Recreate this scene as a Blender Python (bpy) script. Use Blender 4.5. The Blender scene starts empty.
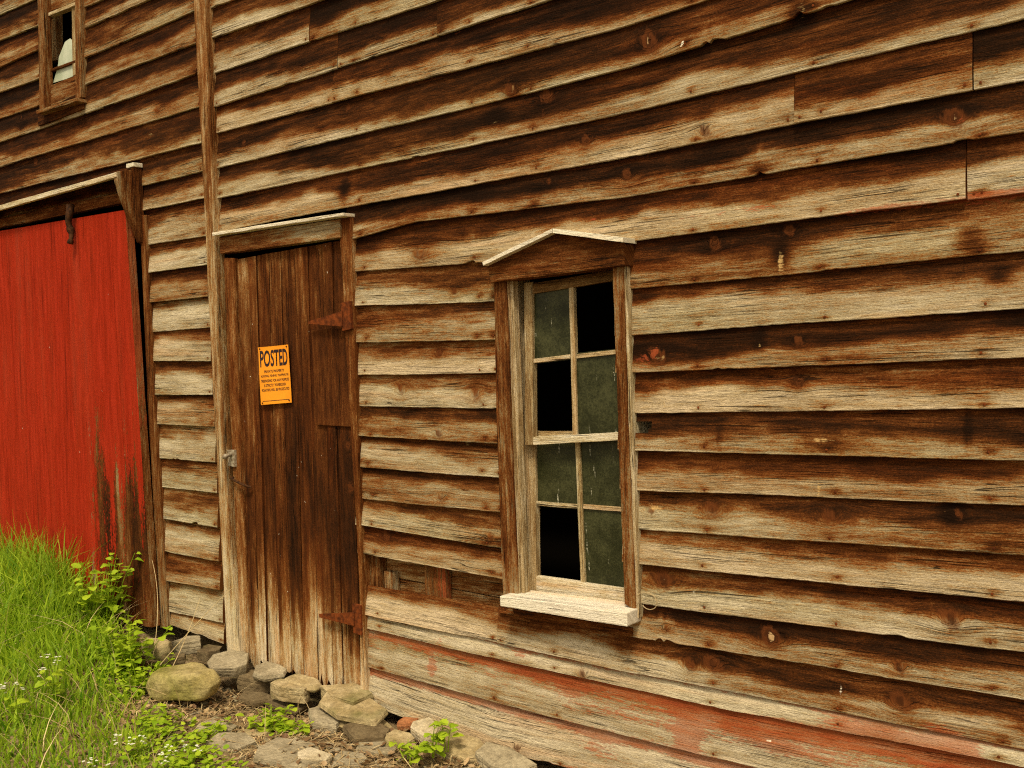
import bpy, bmesh, math, random
import numpy as np
from mathutils import Vector, Matrix, noise as mn

random.seed(7)
rng = np.random.default_rng(7)
R = math.radians
scn = bpy.context.scene
COL = scn.collection

# ------------------------------------------------------------------ camera
F_PX, DIST, EYE = 1050.0, 3.15, 1.55
def _n(v): return v / np.linalg.norm(v)
_L = _n(np.array([-840.0 - 512, -(424.0 - 384), F_PX]))
_X = -_L
_a, _b = -.038, 1.0
_Z = _n(np.array([_a, _b, -(_a * _L[0] + _b * _L[1]) / _L[2]]))
_X = np.array([_X[0], _X[1], -_X[2]]); _Z = np.array([_Z[0], _Z[1], -_Z[2]])
_Y = np.cross(_Z, _X)
CW = np.array([_X, _Y, _Z])                 # rows: world axes in camera space
CAM = np.array([0, -DIST, EYE])
def ray(px, py):
    return CW @ np.array([(px - 512) / F_PX, -(py - 384) / F_PX, -1.0])
def W(px, py, y=0.0):
    """survey: point of the photographed facade on the plane Y = y"""
    r = ray(px, py); t = (y + DIST) / r[1]
    return Vector((r[0] * t, y, EYE + r[2] * t))
def G(px, py, z=0.0):
    r = ray(px, py); t = (z - EYE) / r[2]
    return Vector((r[0] * t, -DIST + r[1] * t, z))

cam = bpy.data.cameras.new('camera')
co = bpy.data.objects.new('camera', cam); COL.objects.link(co)
M = Matrix.Identity(4)
for i in range(3):
    for j in range(3): M[i][j] = CW[i][j]
M.translation = Vector(CAM)
co.matrix_world = M
cam.sensor_fit = 'HORIZONTAL'; cam.sensor_width = 36; cam.lens = 36 * F_PX / 1024
cam.clip_start = .05; cam.clip_end = 2000
scn.camera = co

# ------------------------------------------------------------------ noise (numpy)
_perm = np.random.default_rng(3).random((256, 256))
def vn(x, y=0.0):
    x, y = np.broadcast_arrays(np.asarray(x, float), np.asarray(y, float))
    xi = np.floor(x).astype(int); yi = np.floor(y).astype(int)
    fx = x - xi; fy = y - yi
    fx = fx * fx * (3 - 2 * fx); fy = fy * fy * (3 - 2 * fy)
    g = lambda a, b: _perm[a & 255, b & 255]
    return ((g(xi, yi) * (1 - fx) + g(xi + 1, yi) * fx) * (1 - fy)
            + (g(xi, yi + 1) * (1 - fx) + g(xi + 1, yi + 1) * fx) * fy) * 2 - 1
def ss(a, b, x):
    t = np.clip((x - a) / (b - a), 0, 1); return t * t * (3 - 2 * t)

# ------------------------------------------------------------------ materials
def nt(name):
    m = bpy.data.materials.new(name); m.use_nodes = True
    t = m.node_tree; t.nodes.clear()
    out = t.nodes.new('ShaderNodeOutputMaterial')
    b = t.nodes.new('ShaderNodeBsdfPrincipled')
    t.links.new(b.outputs[0], out.inputs[0])
    return m, t, b
class NB:
    def __init__(s, t): s.t = t
    def node(s, ty, **k):
        n = s.t.nodes.new(ty)
        for a, v in k.items(): setattr(n, a, v)
        return n
    def put(s, sock, v):
        if isinstance(v, bpy.types.NodeSocket): s.t.links.new(v, sock)
        elif v is not None: sock.default_value = v
    def math(s, op, a, b=None, c=None, clamp=False):
        n = s.node('ShaderNodeMath', operation=op, use_clamp=clamp)
        s.put(n.inputs[0], a)
        if b is not None: s.put(n.inputs[1], b)
        if c is not None: s.put(n.inputs[2], c)
        return n.outputs[0]
    def step(s, x, lo, hi):
        n = s.node('ShaderNodeMapRange', interpolation_type='SMOOTHSTEP')
        s.put(n.inputs[0], x); n.inputs[1].default_value = lo; n.inputs[2].default_value = hi
        return n.outputs[0]
    def noise(s, vec, sc=1.0, det=2.0, rough=.5, scale3=None, dist=0.0):
        if scale3 is not None:
            m = s.node('ShaderNodeVectorMath', operation='MULTIPLY')
            s.put(m.inputs[0], vec); m.inputs[1].default_value = scale3; vec = m.outputs[0]
        n = s.node('ShaderNodeTexNoise')
        s.put(n.inputs['Vector'], vec); n.inputs['Scale'].default_value = sc
        n.inputs['Detail'].default_value = det; n.inputs['Roughness'].default_value = rough
        n.inputs['Distortion'].default_value = dist
        return n.outputs[0]
    def ramp(s, f, stops):
        n = s.node('ShaderNodeValToRGB'); e = n.color_ramp.elements
        while len(e) > 1: e.remove(e[-1])
        e[0].position = stops[0][0]; e[0].color = (*stops[0][1], 1)
        for p, c in stops[1:]:
            x = e.new(p); x.color = (*c, 1)
        s.put(n.inputs[0], f); return n.outputs[0]
    def mix(s, f, a, b, mode='MIX'):
        n = s.node('ShaderNodeMix', data_type='RGBA', blend_type=mode)
        s.put(n.inputs[0], f)
        for sock, v in ((n.inputs[6], a), (n.inputs[7], b)):
            s.put(sock, (*v, 1) if isinstance(v, tuple) and len(v) == 3 else v)
        return n.outputs[2]
    def bump(s, h, strength, dist, base=None):
        n = s.node('ShaderNodeBump'); n.inputs['Strength'].default_value = strength
        n.inputs['Distance'].default_value = dist; s.put(n.inputs['Height'], h)
        if base is not None: s.put(n.inputs['Normal'], base)
        return n.outputs[0]

WOOD = [(.0, (.60, .525, .375)), (.16, (.44, .370, .232)), (.29, (.33, .245, .130)), (.40, (.270, .145, .052)), (.51, (.180, .062, .0145)),
        (.64, (.088, .0275, .0066)), (.80, (.034, .0125, .0040)), (1., (.012, .0052, .0021))]
def wood_mat(name, stops=WOOD, paint=(.31, .062, .020), rough=.88, blotch=.22, paint_max=.55, checks=.85, grain=1.0):
    m, t, b = nt(name); k = NB(t)
    uv = k.node('ShaderNodeUVMap', uv_map='gr').outputs[0]
    A = k.node('ShaderNodeAttribute', attribute_name='A')
    K = k.node('ShaderNodeAttribute', attribute_name='K')
    sa = k.node('ShaderNodeSeparateColor'); k.put(sa.inputs[0], A.outputs['Color'])
    sk = k.node('ShaderNodeSeparateColor'); k.put(sk.inputs[0], K.outputs['Color'])
    seed, D, red, blond = sa.outputs[0], sa.outputs[1], sa.outputs[2], A.outputs['Alpha']
    knot, white, dark = sk.outputs[0], sk.outputs[1], sk.outputs[2]
    su = k.node('ShaderNodeSeparateXYZ'); k.put(su.inputs[0], uv)
    cv = k.node('ShaderNodeCombineXYZ')
    k.put(cv.inputs[0], su.outputs[0]); k.put(cv.inputs[1], su.outputs[1]); k.put(cv.inputs[2], k.math('MULTIPLY', seed, 97.0))
    v = cv.outputs[0]
    n0 = k.noise(v, scale3=(2.2, 9, 1), det=3)
    n1 = k.noise(v, scale3=(4.2, 44, 1), det=4, rough=.65, dist=.3)
    nm = k.noise(v, scale3=(10, 24, 1.3), det=4, rough=.7)
    n2 = k.noise(v, scale3=(17, 175, 1), det=3, rough=.65, dist=.2)
    n3 = k.noise(v, scale3=(55, 340, 1), det=2, rough=.7)
    sp = k.noise(v, scale3=(60, 160, 1), det=2)
    spk = k.noise(v, scale3=(150, 300, 1), det=3, rough=.8)
    # weathering: how far the bleached grey has crept into the brown
    d = k.math('MULTIPLY_ADD', k.math('SUBTRACT', n0, .5), blotch * 1.7, D)
    d = k.math('MULTIPLY_ADD', k.math('SUBTRACT', n1, .5), .75, d)
    d = k.math('MULTIPLY_ADD', k.math('SUBTRACT', nm, .5), .38, d)
    d = k.math('MULTIPLY_ADD', k.math('SUBTRACT', n2, .5), .60, d)
    d = k.math('MULTIPLY_ADD', k.math('SUBTRACT', n3, .5), .45, d)
    d = k.math('MULTIPLY_ADD', k.math('SUBTRACT', spk, .5), .60, d)
    d = k.math('MULTIPLY_ADD', dark, .45, d)
    c = k.ramp(d, stops)
    # greenish grey film on some boards, warm rust on others
    film = k.step(k.noise(v, scale3=(1.1, 5, 1.7), det=2), .48, .72)
    c = k.mix(k.math('MULTIPLY', film, .35), c, (.92, 1.0, .86), 'MULTIPLY')
    tint = k.math('FRACT', k.math('MULTIPLY', seed, 7.31))
    c = k.mix(k.math('MULTIPLY', k.step(tint, .60, 1.0), .35), c, (1.02, .82, .64), 'MULTIPLY')
    rw = k.step(k.noise(v, scale3=(.9, 14, 2.3), det=3, rough=.6), .52, .70)
    c = k.mix(k.math('MULTIPLY', rw, .40), c, (1.0, .64, .38), 'MULTIPLY')
    g = k.math('MULTIPLY_ADD', n2, .8, k.math('MULTIPLY', n3, .7))
    gl = k.step(g, .35, 1.1)
    c = k.mix(grain, c, k.ramp(gl, [(0, (.40, .36, .31)), (1, (1.28, 1.26, 1.22))]), 'MULTIPLY')
    # checks: long thin cracks
    nc = k.noise(v, scale3=(1.1, 70, 1), det=2, dist=.6)
    crack = k.math('SUBTRACT', 1.0, k.step(k.math('ABSOLUTE', k.math('SUBTRACT', nc, .5)), .004, .018))
    crack = k.math('MULTIPLY', crack, k.step(k.noise(v, scale3=(2.5, 12, 1)), .47, .6))
    c = k.mix(k.math('MULTIPLY', crack, checks), c, (.014, .007, .003))
    # knots
    kn_ = k.noise(v, scale3=(60, 75, 1), det=4, rough=.7)
    kr = k.math('MULTIPLY_ADD', k.math('SUBTRACT', kn_, .5), 1.5, knot)
    kh = k.step(k.math('MULTIPLY_ADD', k.math('SUBTRACT', kn_, .5), 1.1, k.math('MULTIPLY_ADD', k.math('SUBTRACT', n2, .5), .6, knot)), .18, .55)
    c = k.mix(k.math('MULTIPLY', kh, .62), c, (.125, .036, .009))
    c = k.mix(k.math('MULTIPLY', k.step(kr, .55, .95), .8), c, (.040, .013, .004))
    c = k.mix(k.math('MULTIPLY', k.step(kr, 1.08, 1.2), .7), c, (.55, .36, .17))
    # blond fresh wood
    bf = k.step(k.math('MULTIPLY_ADD', k.math('SUBTRACT', n2, .5), 1.1, k.math('MULTIPLY_ADD', k.math('SUBTRACT', kn_, .5), .9, blond)), .50, .85)
    c = k.mix(k.math('MULTIPLY', bf, .85), c, (.58, .38, .15))
    # old red paint left in the grain
    rf = k.math('MULTIPLY_ADD', k.math('SUBTRACT', n1, .5), .8, red)
    rf = k.math('MULTIPLY_ADD', k.math('SUBTRACT', n0, .5), .7, rf)
    rf = k.math('MULTIPLY_ADD', k.math('SUBTRACT', sp, .5), .7, rf)
    rf = k.math('MULTIPLY_ADD', k.math('SUBTRACT', n2, .5), .8, rf)
    rf = k.step(rf, .43, .62)
    pc = k.mix(k.step(n1, .35, .7), paint, tuple(min(1, x * 1.35 + .004) for x in paint))
    pc = k.mix(k.step(k.noise(v, scale3=(2, 30, 3), det=3), .55, .8), pc, tuple(x * .55 for x in paint))
    c = k.mix(k.math('MULTIPLY', rf, paint_max), c, pc)
    # white paint flecks / bird lime
    wf = k.step(k.math('MULTIPLY_ADD', k.math('SUBTRACT', sp, .5), .9, white), .4, .6)
    c = k.mix(k.math('MULTIPLY', wf, .9), c, (.80, .73, .56))
    k.put(b.inputs['Base Color'], c)
    b.inputs['Roughness'].default_value = rough
    b.inputs['Specular IOR Level'].default_value = .05
    h = k.math('MULTIPLY_ADD', n2, .9, k.math('MULTIPLY', n3, .5))
    h = k.math('MULTIPLY_ADD', n1, .8, h)
    h = k.math('MULTIPLY_ADD', crack, -1.4 if checks > .5 else -.2, h)
    h = k.math('MULTIPLY_ADD', spk, .4, h)
    k.put(b.inputs['Normal'], k.bump(h, .9, .005))
    return m

PALE = [(0, (.80, .74, .60)), (.25, (.64, .55, .37)), (.45, (.42, .32, .165)), (.65, (.22, .13, .05)), (1, (.05, .025, .010))]
wood = wood_mat('weathered_wood')
pale = wood_mat('bleached_wood', PALE, blotch=.22, grain=.5)
paintw = wood_mat('red_painted_wood', paint=(.30, .019, .004), rough=.8, paint_max=.95, checks=.12)
doorw = wood_mat('door_wood', [(0, (.70, .60, .42)), (.16, (.52, .38, .20)), (.30, (.31, .155, .052)), (.44, (.175, .062, .015)), (.60, (.098, .029, .0068)),
                               (.78, (.046, .016, .005)), (1, (.014, .006, .0025))])

def simple(name, col, rough=.8, col2=None, scale=20.0, bump=0.0, spec=.3, metal=0.0, bd=.01):
    m, t, b = nt(name); k = NB(t)
    tc = k.node('ShaderNodeTexCoord').outputs['Object']
    n = k.noise(tc, sc=scale, det=5, rough=.65)
    if col2: k.put(b.inputs['Base Color'], k.mix(k.step(n, .35, .65), col, col2))
    else: b.inputs['Base Color'].default_value = (*col, 1)
    b.inputs['Roughness'].default_value = rough; b.inputs['Specular IOR Level'].default_value = spec
    b.inputs['Metallic'].default_value = metal
    if bump: k.put(b.inputs['Normal'], k.bump(n, bump, bd))
    return m
rust = simple('rusted_iron', (.19, .046, .010), .9, (.070, .019, .006), 45, .6, bd=.004, spec=.08)
darkiron = simple('dark_iron', (.022, .010, .005), .8, (.075, .030, .010), 60, .5, bd=.003, spec=.1)
paleiron = simple('worn_metal', (.38, .33, .24), .5, (.16, .11, .06), 60, .3, bd=.002)
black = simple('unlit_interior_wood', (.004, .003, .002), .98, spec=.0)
wire_m = simple('wire', (.40, .30, .16), .5)

def stone_mat(name, a, b_, moss=(.11, .12, .025), mossy=.35):
    m, t, b = nt(name); k = NB(t)
    tc = k.node('ShaderNodeTexCoord').outputs['Object']
    inf = k.node('ShaderNodeObjectInfo').outputs['Random']
    vv = k.node('ShaderNodeVectorMath', operation='ADD'); k.put(vv.inputs[0], tc)
    cx = k.node('ShaderNodeCombineXYZ'); k.put(cx.inputs[0], k.math('MULTIPLY', inf, 40.0)); k.put(vv.inputs[1], cx.outputs[0])
    v = vv.outputs[0]
    n = k.noise(v, sc=9, det=6, rough=.68); n2 = k.noise(v, sc=60, det=4, rough=.7)
    lay = k.noise(v, scale3=(4, 4, 70), det=3, rough=.6)
    c = k.mix(k.step(n, .33, .68), a, b_)
    c = k.mix(k.step(k.noise(v, sc=4, det=4), .60 - mossy * .3, .75), c, moss)
    c = k.mix(1.0, c, k.ramp(n2, [(.25, (.55, .53, .5)), (.75, (1.25, 1.22, 1.15))]), 'MULTIPLY')
    c = k.mix(k.math('MULTIPLY', k.step(lay, .55, .62), .18), c, (.05, .035, .02))
    k.put(b.inputs['Base Color'], c); b.inputs['Roughness'].default_value = .9
    b.inputs['Specular IOR Level'].default_value = .2
    h = k.math('MULTIPLY_ADD', n2, .6, n); h = k.math('MULTIPLY_ADD', lay, .35, h)
    k.put(b.inputs['Normal'], k.bump(h, .8, .012))
    return m
st_tan = stone_mat('tan_fieldstone', (.31, .235, .115), (.47, .385, .225))
st_grey = stone_mat('grey_fieldstone', (.25, .21, .135), (.42, .365, .25), mossy=.1)
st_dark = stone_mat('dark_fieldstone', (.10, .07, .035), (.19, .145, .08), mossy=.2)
st_pale = stone_mat('pale_fieldstone', (.42, .35, .22), (.58, .51, .37), mossy=.0)
st_moss = stone_mat('mossy_boulder', (.33, .265, .10), (.45, .375, .18), (.22, .21, .04), .5)
st_brick = stone_mat('red_brick_scrap', (.33, .12, .045), (.42, .19, .08), mossy=0)

def leaf_mat(name, c1, c2, trans=.35):
    m, t, b = nt(name); k = NB(t)
    A = k.node('ShaderNodeAttribute', attribute_name='A')
    sa = k.node('ShaderNodeSeparateColor'); k.put(sa.inputs[0], A.outputs['Color'])
    c = k.mix(sa.outputs[0], c1, c2)
    k.put(b.inputs['Base Color'], c); b.inputs['Roughness'].default_value = .55
    b.inputs['Specular IOR Level'].default_value = .25
    tr = k.node('ShaderNodeBsdfTranslucent'); k.put(tr.inputs[0], c)
    mx = k.node('ShaderNodeMixShader'); mx.inputs[0].default_value = trans
    t.links.new(b.outputs[0], mx.inputs[1]); t.links.new(tr.outputs[0], mx.inputs[2])
    out = [n for n in t.nodes if n.type == 'OUTPUT_MATERIAL'][0]
    t.links.new(mx.outputs[0], out.inputs[0])
    return m
grass_m = leaf_mat('grass_blade', (.10, .25, .008), (.50, .66, .040), .5)
weed_m = leaf_mat('weed_leaf', (.22, .36, .010), (.46, .58, .03))
dock_m = leaf_mat('dark_weed_leaf', (.11, .20, .010), (.24, .33, .02))
straw_m = leaf_mat('dry_straw', (.36, .24, .095), (.74, .58, .31), .15)
litter_m = leaf_mat('dead_leaf', (.13, .065, .025), (.50, .35, .18), .1)
petal_m = leaf_mat('white_petal', (.80, .80, .66), (.88, .86, .76), .3)

# glass
def glass_mat():
    m, t, b = nt('dirty_glass_painted_reflection'); k = NB(t)
    tc = k.node('ShaderNodeTexCoord').outputs['Object']
    n = k.noise(tc, sc=7, det=5, rough=.7); n2 = k.noise(tc, sc=130, det=3, rough=.7)
    run = k.noise(tc, scale3=(70, 10, 6), det=3)
    d = k.math('MULTIPLY_ADD', n2, .5, k.math('MULTIPLY', n, .7))
    c = k.mix(k.step(d, .48, .78), (.017, .019, .006), (.060, .062, .024))  # dark green of reflected trees painted into the dusty glass colour
    c = k.mix(k.math('MULTIPLY', k.step(run, .665, .70), k.step(n2, .42, .58)), c, (.55, .54, .40))
    k.put(b.inputs['Base Color'], c)
    k.put(b.inputs['Roughness'], k.math('MULTIPLY_ADD', n, .3, .25))
    b.inputs['Specular IOR Level'].default_value = .22
    return m
glass = glass_mat()
shard_m = simple('painted_reflection_glass', (.36, .42, .29), .3, (.52, .56, .42), 8, spec=.5)  # pale green-white reflection painted in as the shard's colour

# ------------------------------------------------------------------ object helpers
def tag(o, label=None, cat=None, group=None, kind=None):
    if label: o['label'] = label
    if cat: o['category'] = cat
    if group: o['group'] = group
    if kind: o['kind'] = kind
    return o
def empty(name, loc, label=None, cat=None, group=None):
    o = bpy.data.objects.new(name, None); COL.objects.link(o); o.location = loc
    o.empty_display_size = .1
    return tag(o, label, cat, group)
def link(name, me, mat, parent=None):
    o = bpy.data.objects.new(name, me); COL.objects.link(o)
    for mm in (mat if isinstance(mat, (list, tuple)) else [mat]): me.materials.append(mm)
    if parent is not None:
        o.parent = parent
        p = parent; off = Vector(parent.location)
        while p.parent: p = p.parent; off = off + Vector(p.location)
        if any(off):
            for v in me.vertices: v.co = v.co - off
    return o

class MB:
    """collects vertices/faces with the wood attributes"""
    def __init__(s): s.v = []; s.f = []; s.uv = []; s.A = []; s.K = []; s.n = 0; s.mi = []
    def add(s, v, f, uv, A, K=None, mi=0):
        v = np.asarray(v, float).reshape(-1, 3); n = len(v)
        s.v.append(v)
        f = [tuple(int(i) + s.n for i in q) for q in f]; s.f += f; s.mi += [mi] * len(f)
        s.uv.append(np.broadcast_to(np.asarray(uv, float), (n, 2)))
        s.A.append(np.broadcast_to(np.asarray(A, float), (n, 4)))
        s.K.append(np.broadcast_to(np.asarray(K if K is not None else (0, 0, 0, 0), float), (n, 4)))
        s.n += n
    def build(s, name, mat, parent=None, smooth=False):
        me = bpy.data.meshes.new(name)
        v = np.concatenate(s.v)
        me.from_pydata(v.tolist(), [], s.f)
        uv = np.concatenate(s.uv)
        l = me.uv_layers.new(name='gr')
        vi = np.empty(len(me.loops), int); me.loops.foreach_get('vertex_index', vi)
        l.data.foreach_set('uv', uv[vi].ravel())
        for nm, arr in (('A', s.A), ('K', s.K)):
            a = me.attributes.new(nm, 'FLOAT_COLOR', 'POINT')
            a.data.foreach_set('color', np.concatenate(arr).astype(np.float32).ravel())
        me.polygons.foreach_set('material_index', s.mi)
        if smooth: me.polygons.foreach_set('use_smooth', [True] * len(me.polygons))
        me.update()
        return link(name, me, mat, parent)

def prism_bm(front, back, bev=.003, sub=.12, wob=.0015):
    """solid between two matching point loops, edges eased and slightly worn"""
    bm = bmesh.new()
    a = [bm.verts.new(p) for p in front]; b = [bm.verts.new(p) for p in back]
    n = len(a)
    bm.faces.new(a); bm.faces.new(list(reversed(b)))
    for i in range(n):
        bm.faces.new((a[i], b[i], b[(i + 1) % n], a[(i + 1) % n]))
    bmesh.ops.recalc_face_normals(bm, faces=bm.faces)
    if bev:
        bmesh.ops.bevel(bm, geom=bm.edges[:], offset=bev, segments=2, profile=.6, affect='EDGES', clamp_overlap=True)
    if sub:
        for _ in range(5):
            es = [e for e in bm.edges if e.calc_length() > sub]
            if not es: break
            bmesh.ops.subdivide_edges(bm, edges=es, cuts=1, use_grid_fill=True)
    if wob:
        for v in bm.verts:
            d = mn.noise_vector(v.co * 9.0) * wob + mn.noise_vector(v.co * 35.0) * wob * .5
            v.co += d
    return bm
def fin(bm, name, mat, parent, axis='h', D=.3, red=0, white=0, dark=0, blond=0, seed=None, smooth=False):
    """grain uv and wear attributes from positions; D etc. may be functions of (x,y,z) arrays"""
    me = bpy.data.meshes.new(name); bm.to_mesh(me); bm.free()
    n = len(me.vertices); co_ = np.empty(n * 3); me.vertices.foreach_get('co', co_); P = co_.reshape(-1, 3)
    x, y, z = P.T
    s = random.random() if seed is None else seed
    if axis == 'h': uv = np.stack([x, z + y * 1.03], 1)
    elif axis == 'v': uv = np.stack([z, x + y * 1.03], 1)
    else: uv = np.stack([y, x + z * 1.03], 1)
    uv = uv + s * 31
    ev = lambda q: np.broadcast_to(q(x, y, z) if callable(q) else q, (n,))
    A = np.stack([np.full(n, s), ev(D), ev(red), ev(blond)], 1)
    K = np.stack([np.zeros(n), ev(white), ev(dark), np.zeros(n)], 1)
    l = me.uv_layers.new(name='gr'); vi = np.empty(len(me.loops), int); me.loops.foreach_get('vertex_index', vi)
    l.data.foreach_set('uv', uv[vi].ravel())
    for nm, arr in (('A', A), ('K', K)):
        a = me.attributes.new(nm, 'FLOAT_COLOR', 'POINT'); a.data.foreach_set('color', arr.astype(np.float32).ravel())
    if smooth: me.polygons.foreach_set('use_smooth', [True] * len(me.polygons))
    return link(name, me, mat, parent)
def slab(name, px, yf, yb, mat, parent, axis='h', bev=.003, upright=None, **kw):
    """board whose front outline was surveyed at these points, running back to yb"""
    fr = [W(a, b, yf) for a, b in px]
    if upright:
        for i, q in upright.items(): fr[i].x = q
    bk = [Vector((p.x, yb, p.z)) for p in fr]
    return fin(prism_bm(fr, bk, bev), name, mat, parent, axis, **kw)
def box_bm(x0, x1, y0, y1, z0, z1, bev=.003, **k):
    fr = [Vector(p) for p in ((x0, y0, z0), (x1, y0, z0), (x1, y0, z1), (x0, y0, z1))]
    return prism_bm(fr, [Vector((p.x, y1, p.z)) for p in fr], bev, **k)
def tube(bm, pts, rad, seg=8):
    pts = [Vector(p) for p in pts]; rings = []
    rad = rad if isinstance(rad, (list, tuple)) else [rad] * len(pts)
    for i, p in enumerate(pts):
        t = (pts[min(i + 1, len(pts) - 1)] - pts[max(i - 1, 0)]).normalized()
        u = t.cross(Vector((0.13, .2, 1))).normalized() if abs(t.z) < .9 else t.cross(Vector((1, .1, 0))).normalized()
        w = t.cross(u)
        rings.append([bm.verts.new(p + (u * math.cos(k * 2 * math.pi / seg) + w * math.sin(k * 2 * math.pi / seg)) * rad[i]) for k in range(seg)])
    for a, b in zip(rings, rings[1:]):
        for k in range(seg): bm.faces.new((a[k], a[(k + 1) % seg], b[(k + 1) % seg], b[k]))
    bm.faces.new(list(reversed(rings[0]))); bm.faces.new(rings[-1])

# ------------------------------------------------------------------ the barn
barn = empty('barn', (0, 0, 0), 'old weathered brown clapboard barn wall with a red sliding door', 'barn')

class Edge:
    """lower edge of one clapboard course, surveyed along the wall"""
    def __init__(s, *px, y=-.026):
        P = sorted(((W(a, b, y).x, W(a, b, y).z) for a, b in px))
        s.x = np.array([p[0] for p in P]); s.z = np.array([p[1] for p in P])
    def __call__(s, x): return np.interp(x, s.x, s.z)
class Lift:
    def __init__(s, e, dz): s.e = e; s.dz = dz
    def __call__(s, x): return s.e(x) + s.dz

# hand-noted marks on the boards: (px, py, radius along, radius up, amount)
def marks(lst): return [(W(a, b, -.02).x, W(a, b, -.02).z, ru, rv, am) for a, b, ru, rv, am in lst]
RED = marks([(645, 362, .06, .035, .50), (655, 350, .03, .025, .45), (662, 382, .05, .03, .34), (688, 738, .05, .06, .8), (700, 712, .10, .03, .5), (945, 745, .10, .06, .9),
             (570, 690, .05, .03, .6), (432, 668, .025, .05, .7), (440, 640, .05, .02, .5), (730, 212, .30, .016, .5), (985, 196, .25, .016, .7),
             (870, 210, .2, .012, .55), (960, 125, .06, .04, .35), (520, 655, .03, .012, .6), (1000, 205, .08, .03, .4),
             (600, 745, .12, .05, .5), (860, 735, .15, .05, .55), (770, 730, .1, .05, .45), (430, 295, .05, .02, .4), (230, 3, .06, .03, .5),
             (590, 220, .10, .02, .35), (975, 690, .1, .02, .3), (420, 590, .05, .012, .5)])
BLOND = marks([(822, 440, .045, .012, .9), (848, 436, .03, .012, .5), (819, 488, .010, .045, .9), (655, 507, .04, .018, .8), (781, 264, .012, .05, 1.0),
               (802, 8, .03, .04, .55), (512, 88, .022, .02, .7), (495, 122, .03, .01, .6), (418, 400, .012, .04, .5), (466, 445, .014, .03, .6),
               (660, 358, .03, .012, .7), (150, 135, .05, .012, .7), (160, 140, .10, .010, .5), (760, 345, .01, .03, .5), (945, 520, .02, .04, .3),
               (345, 190, .015, .05, .4), (664, 405, .015, .02, .7)])
DARKM = marks([(345, 190, .03, .05, .9), (800, 10, .04, .05, .9), (970, 240, .04, .05, .8), (780, 255, .03, .04, .9), (1000, 275, .03, .03, .7),
               (760, 170, .04, .015, 1.0), (950, 515, .03, .04, .8), (640, 300, .06, .03, .6), (760, 340, .02, .04, .5), (968, 430, .01, .05, .6),
               (720, 435, .01, .04, .5), (430, 250, .08, .03, .5), (515, 92, .04, .03, .7), (495, 115, .06, .03, .7), (825, 443, .09, .018, .7)])
KNOTS = marks([(650, 42, .03, .03, 1), (955, 118, .03, .02, 1), (545, 95, .03, .02, .8), (712, 510, .03, .02, .8), (950, 618, .025, .02, 1),
               (662, 580, .03, .022, 1), (770, 637, .028, .022, 1), (712, 664, .03, .02, 1), (900, 702, .025, .02, 1), (658, 357, .028, .02, 1),
               (690, 665, .02, .02, .7), (830, 516, .03, .02, .6), (510, 90, .025, .02, .8), (420, 255, .04, .02, .7), (385, 535, .02, .02, .8),
               (475, 395, .02, .02, .7), (400, 390, .018, .02, .6)])
WHITE = marks([(684, 45, .008, .008, 1), (769, 740, .008, .012, .9), (694, 591, .006, .01, .7), (841, 690, .004, .03, .8), (515, 5, .006, .006, .6)])

BX = []   # nail columns, surveyed
for px_, py_ in ((540, 200), (706, 430), (835, 490), (992, 490), (372, 400), (488, 440), (222, 150)):
    BX.append(W(px_, py_).x)
BX += [BX[3] + .6, BX[3] + 1.2]
NAILS = MB()
CELL = .011

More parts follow.
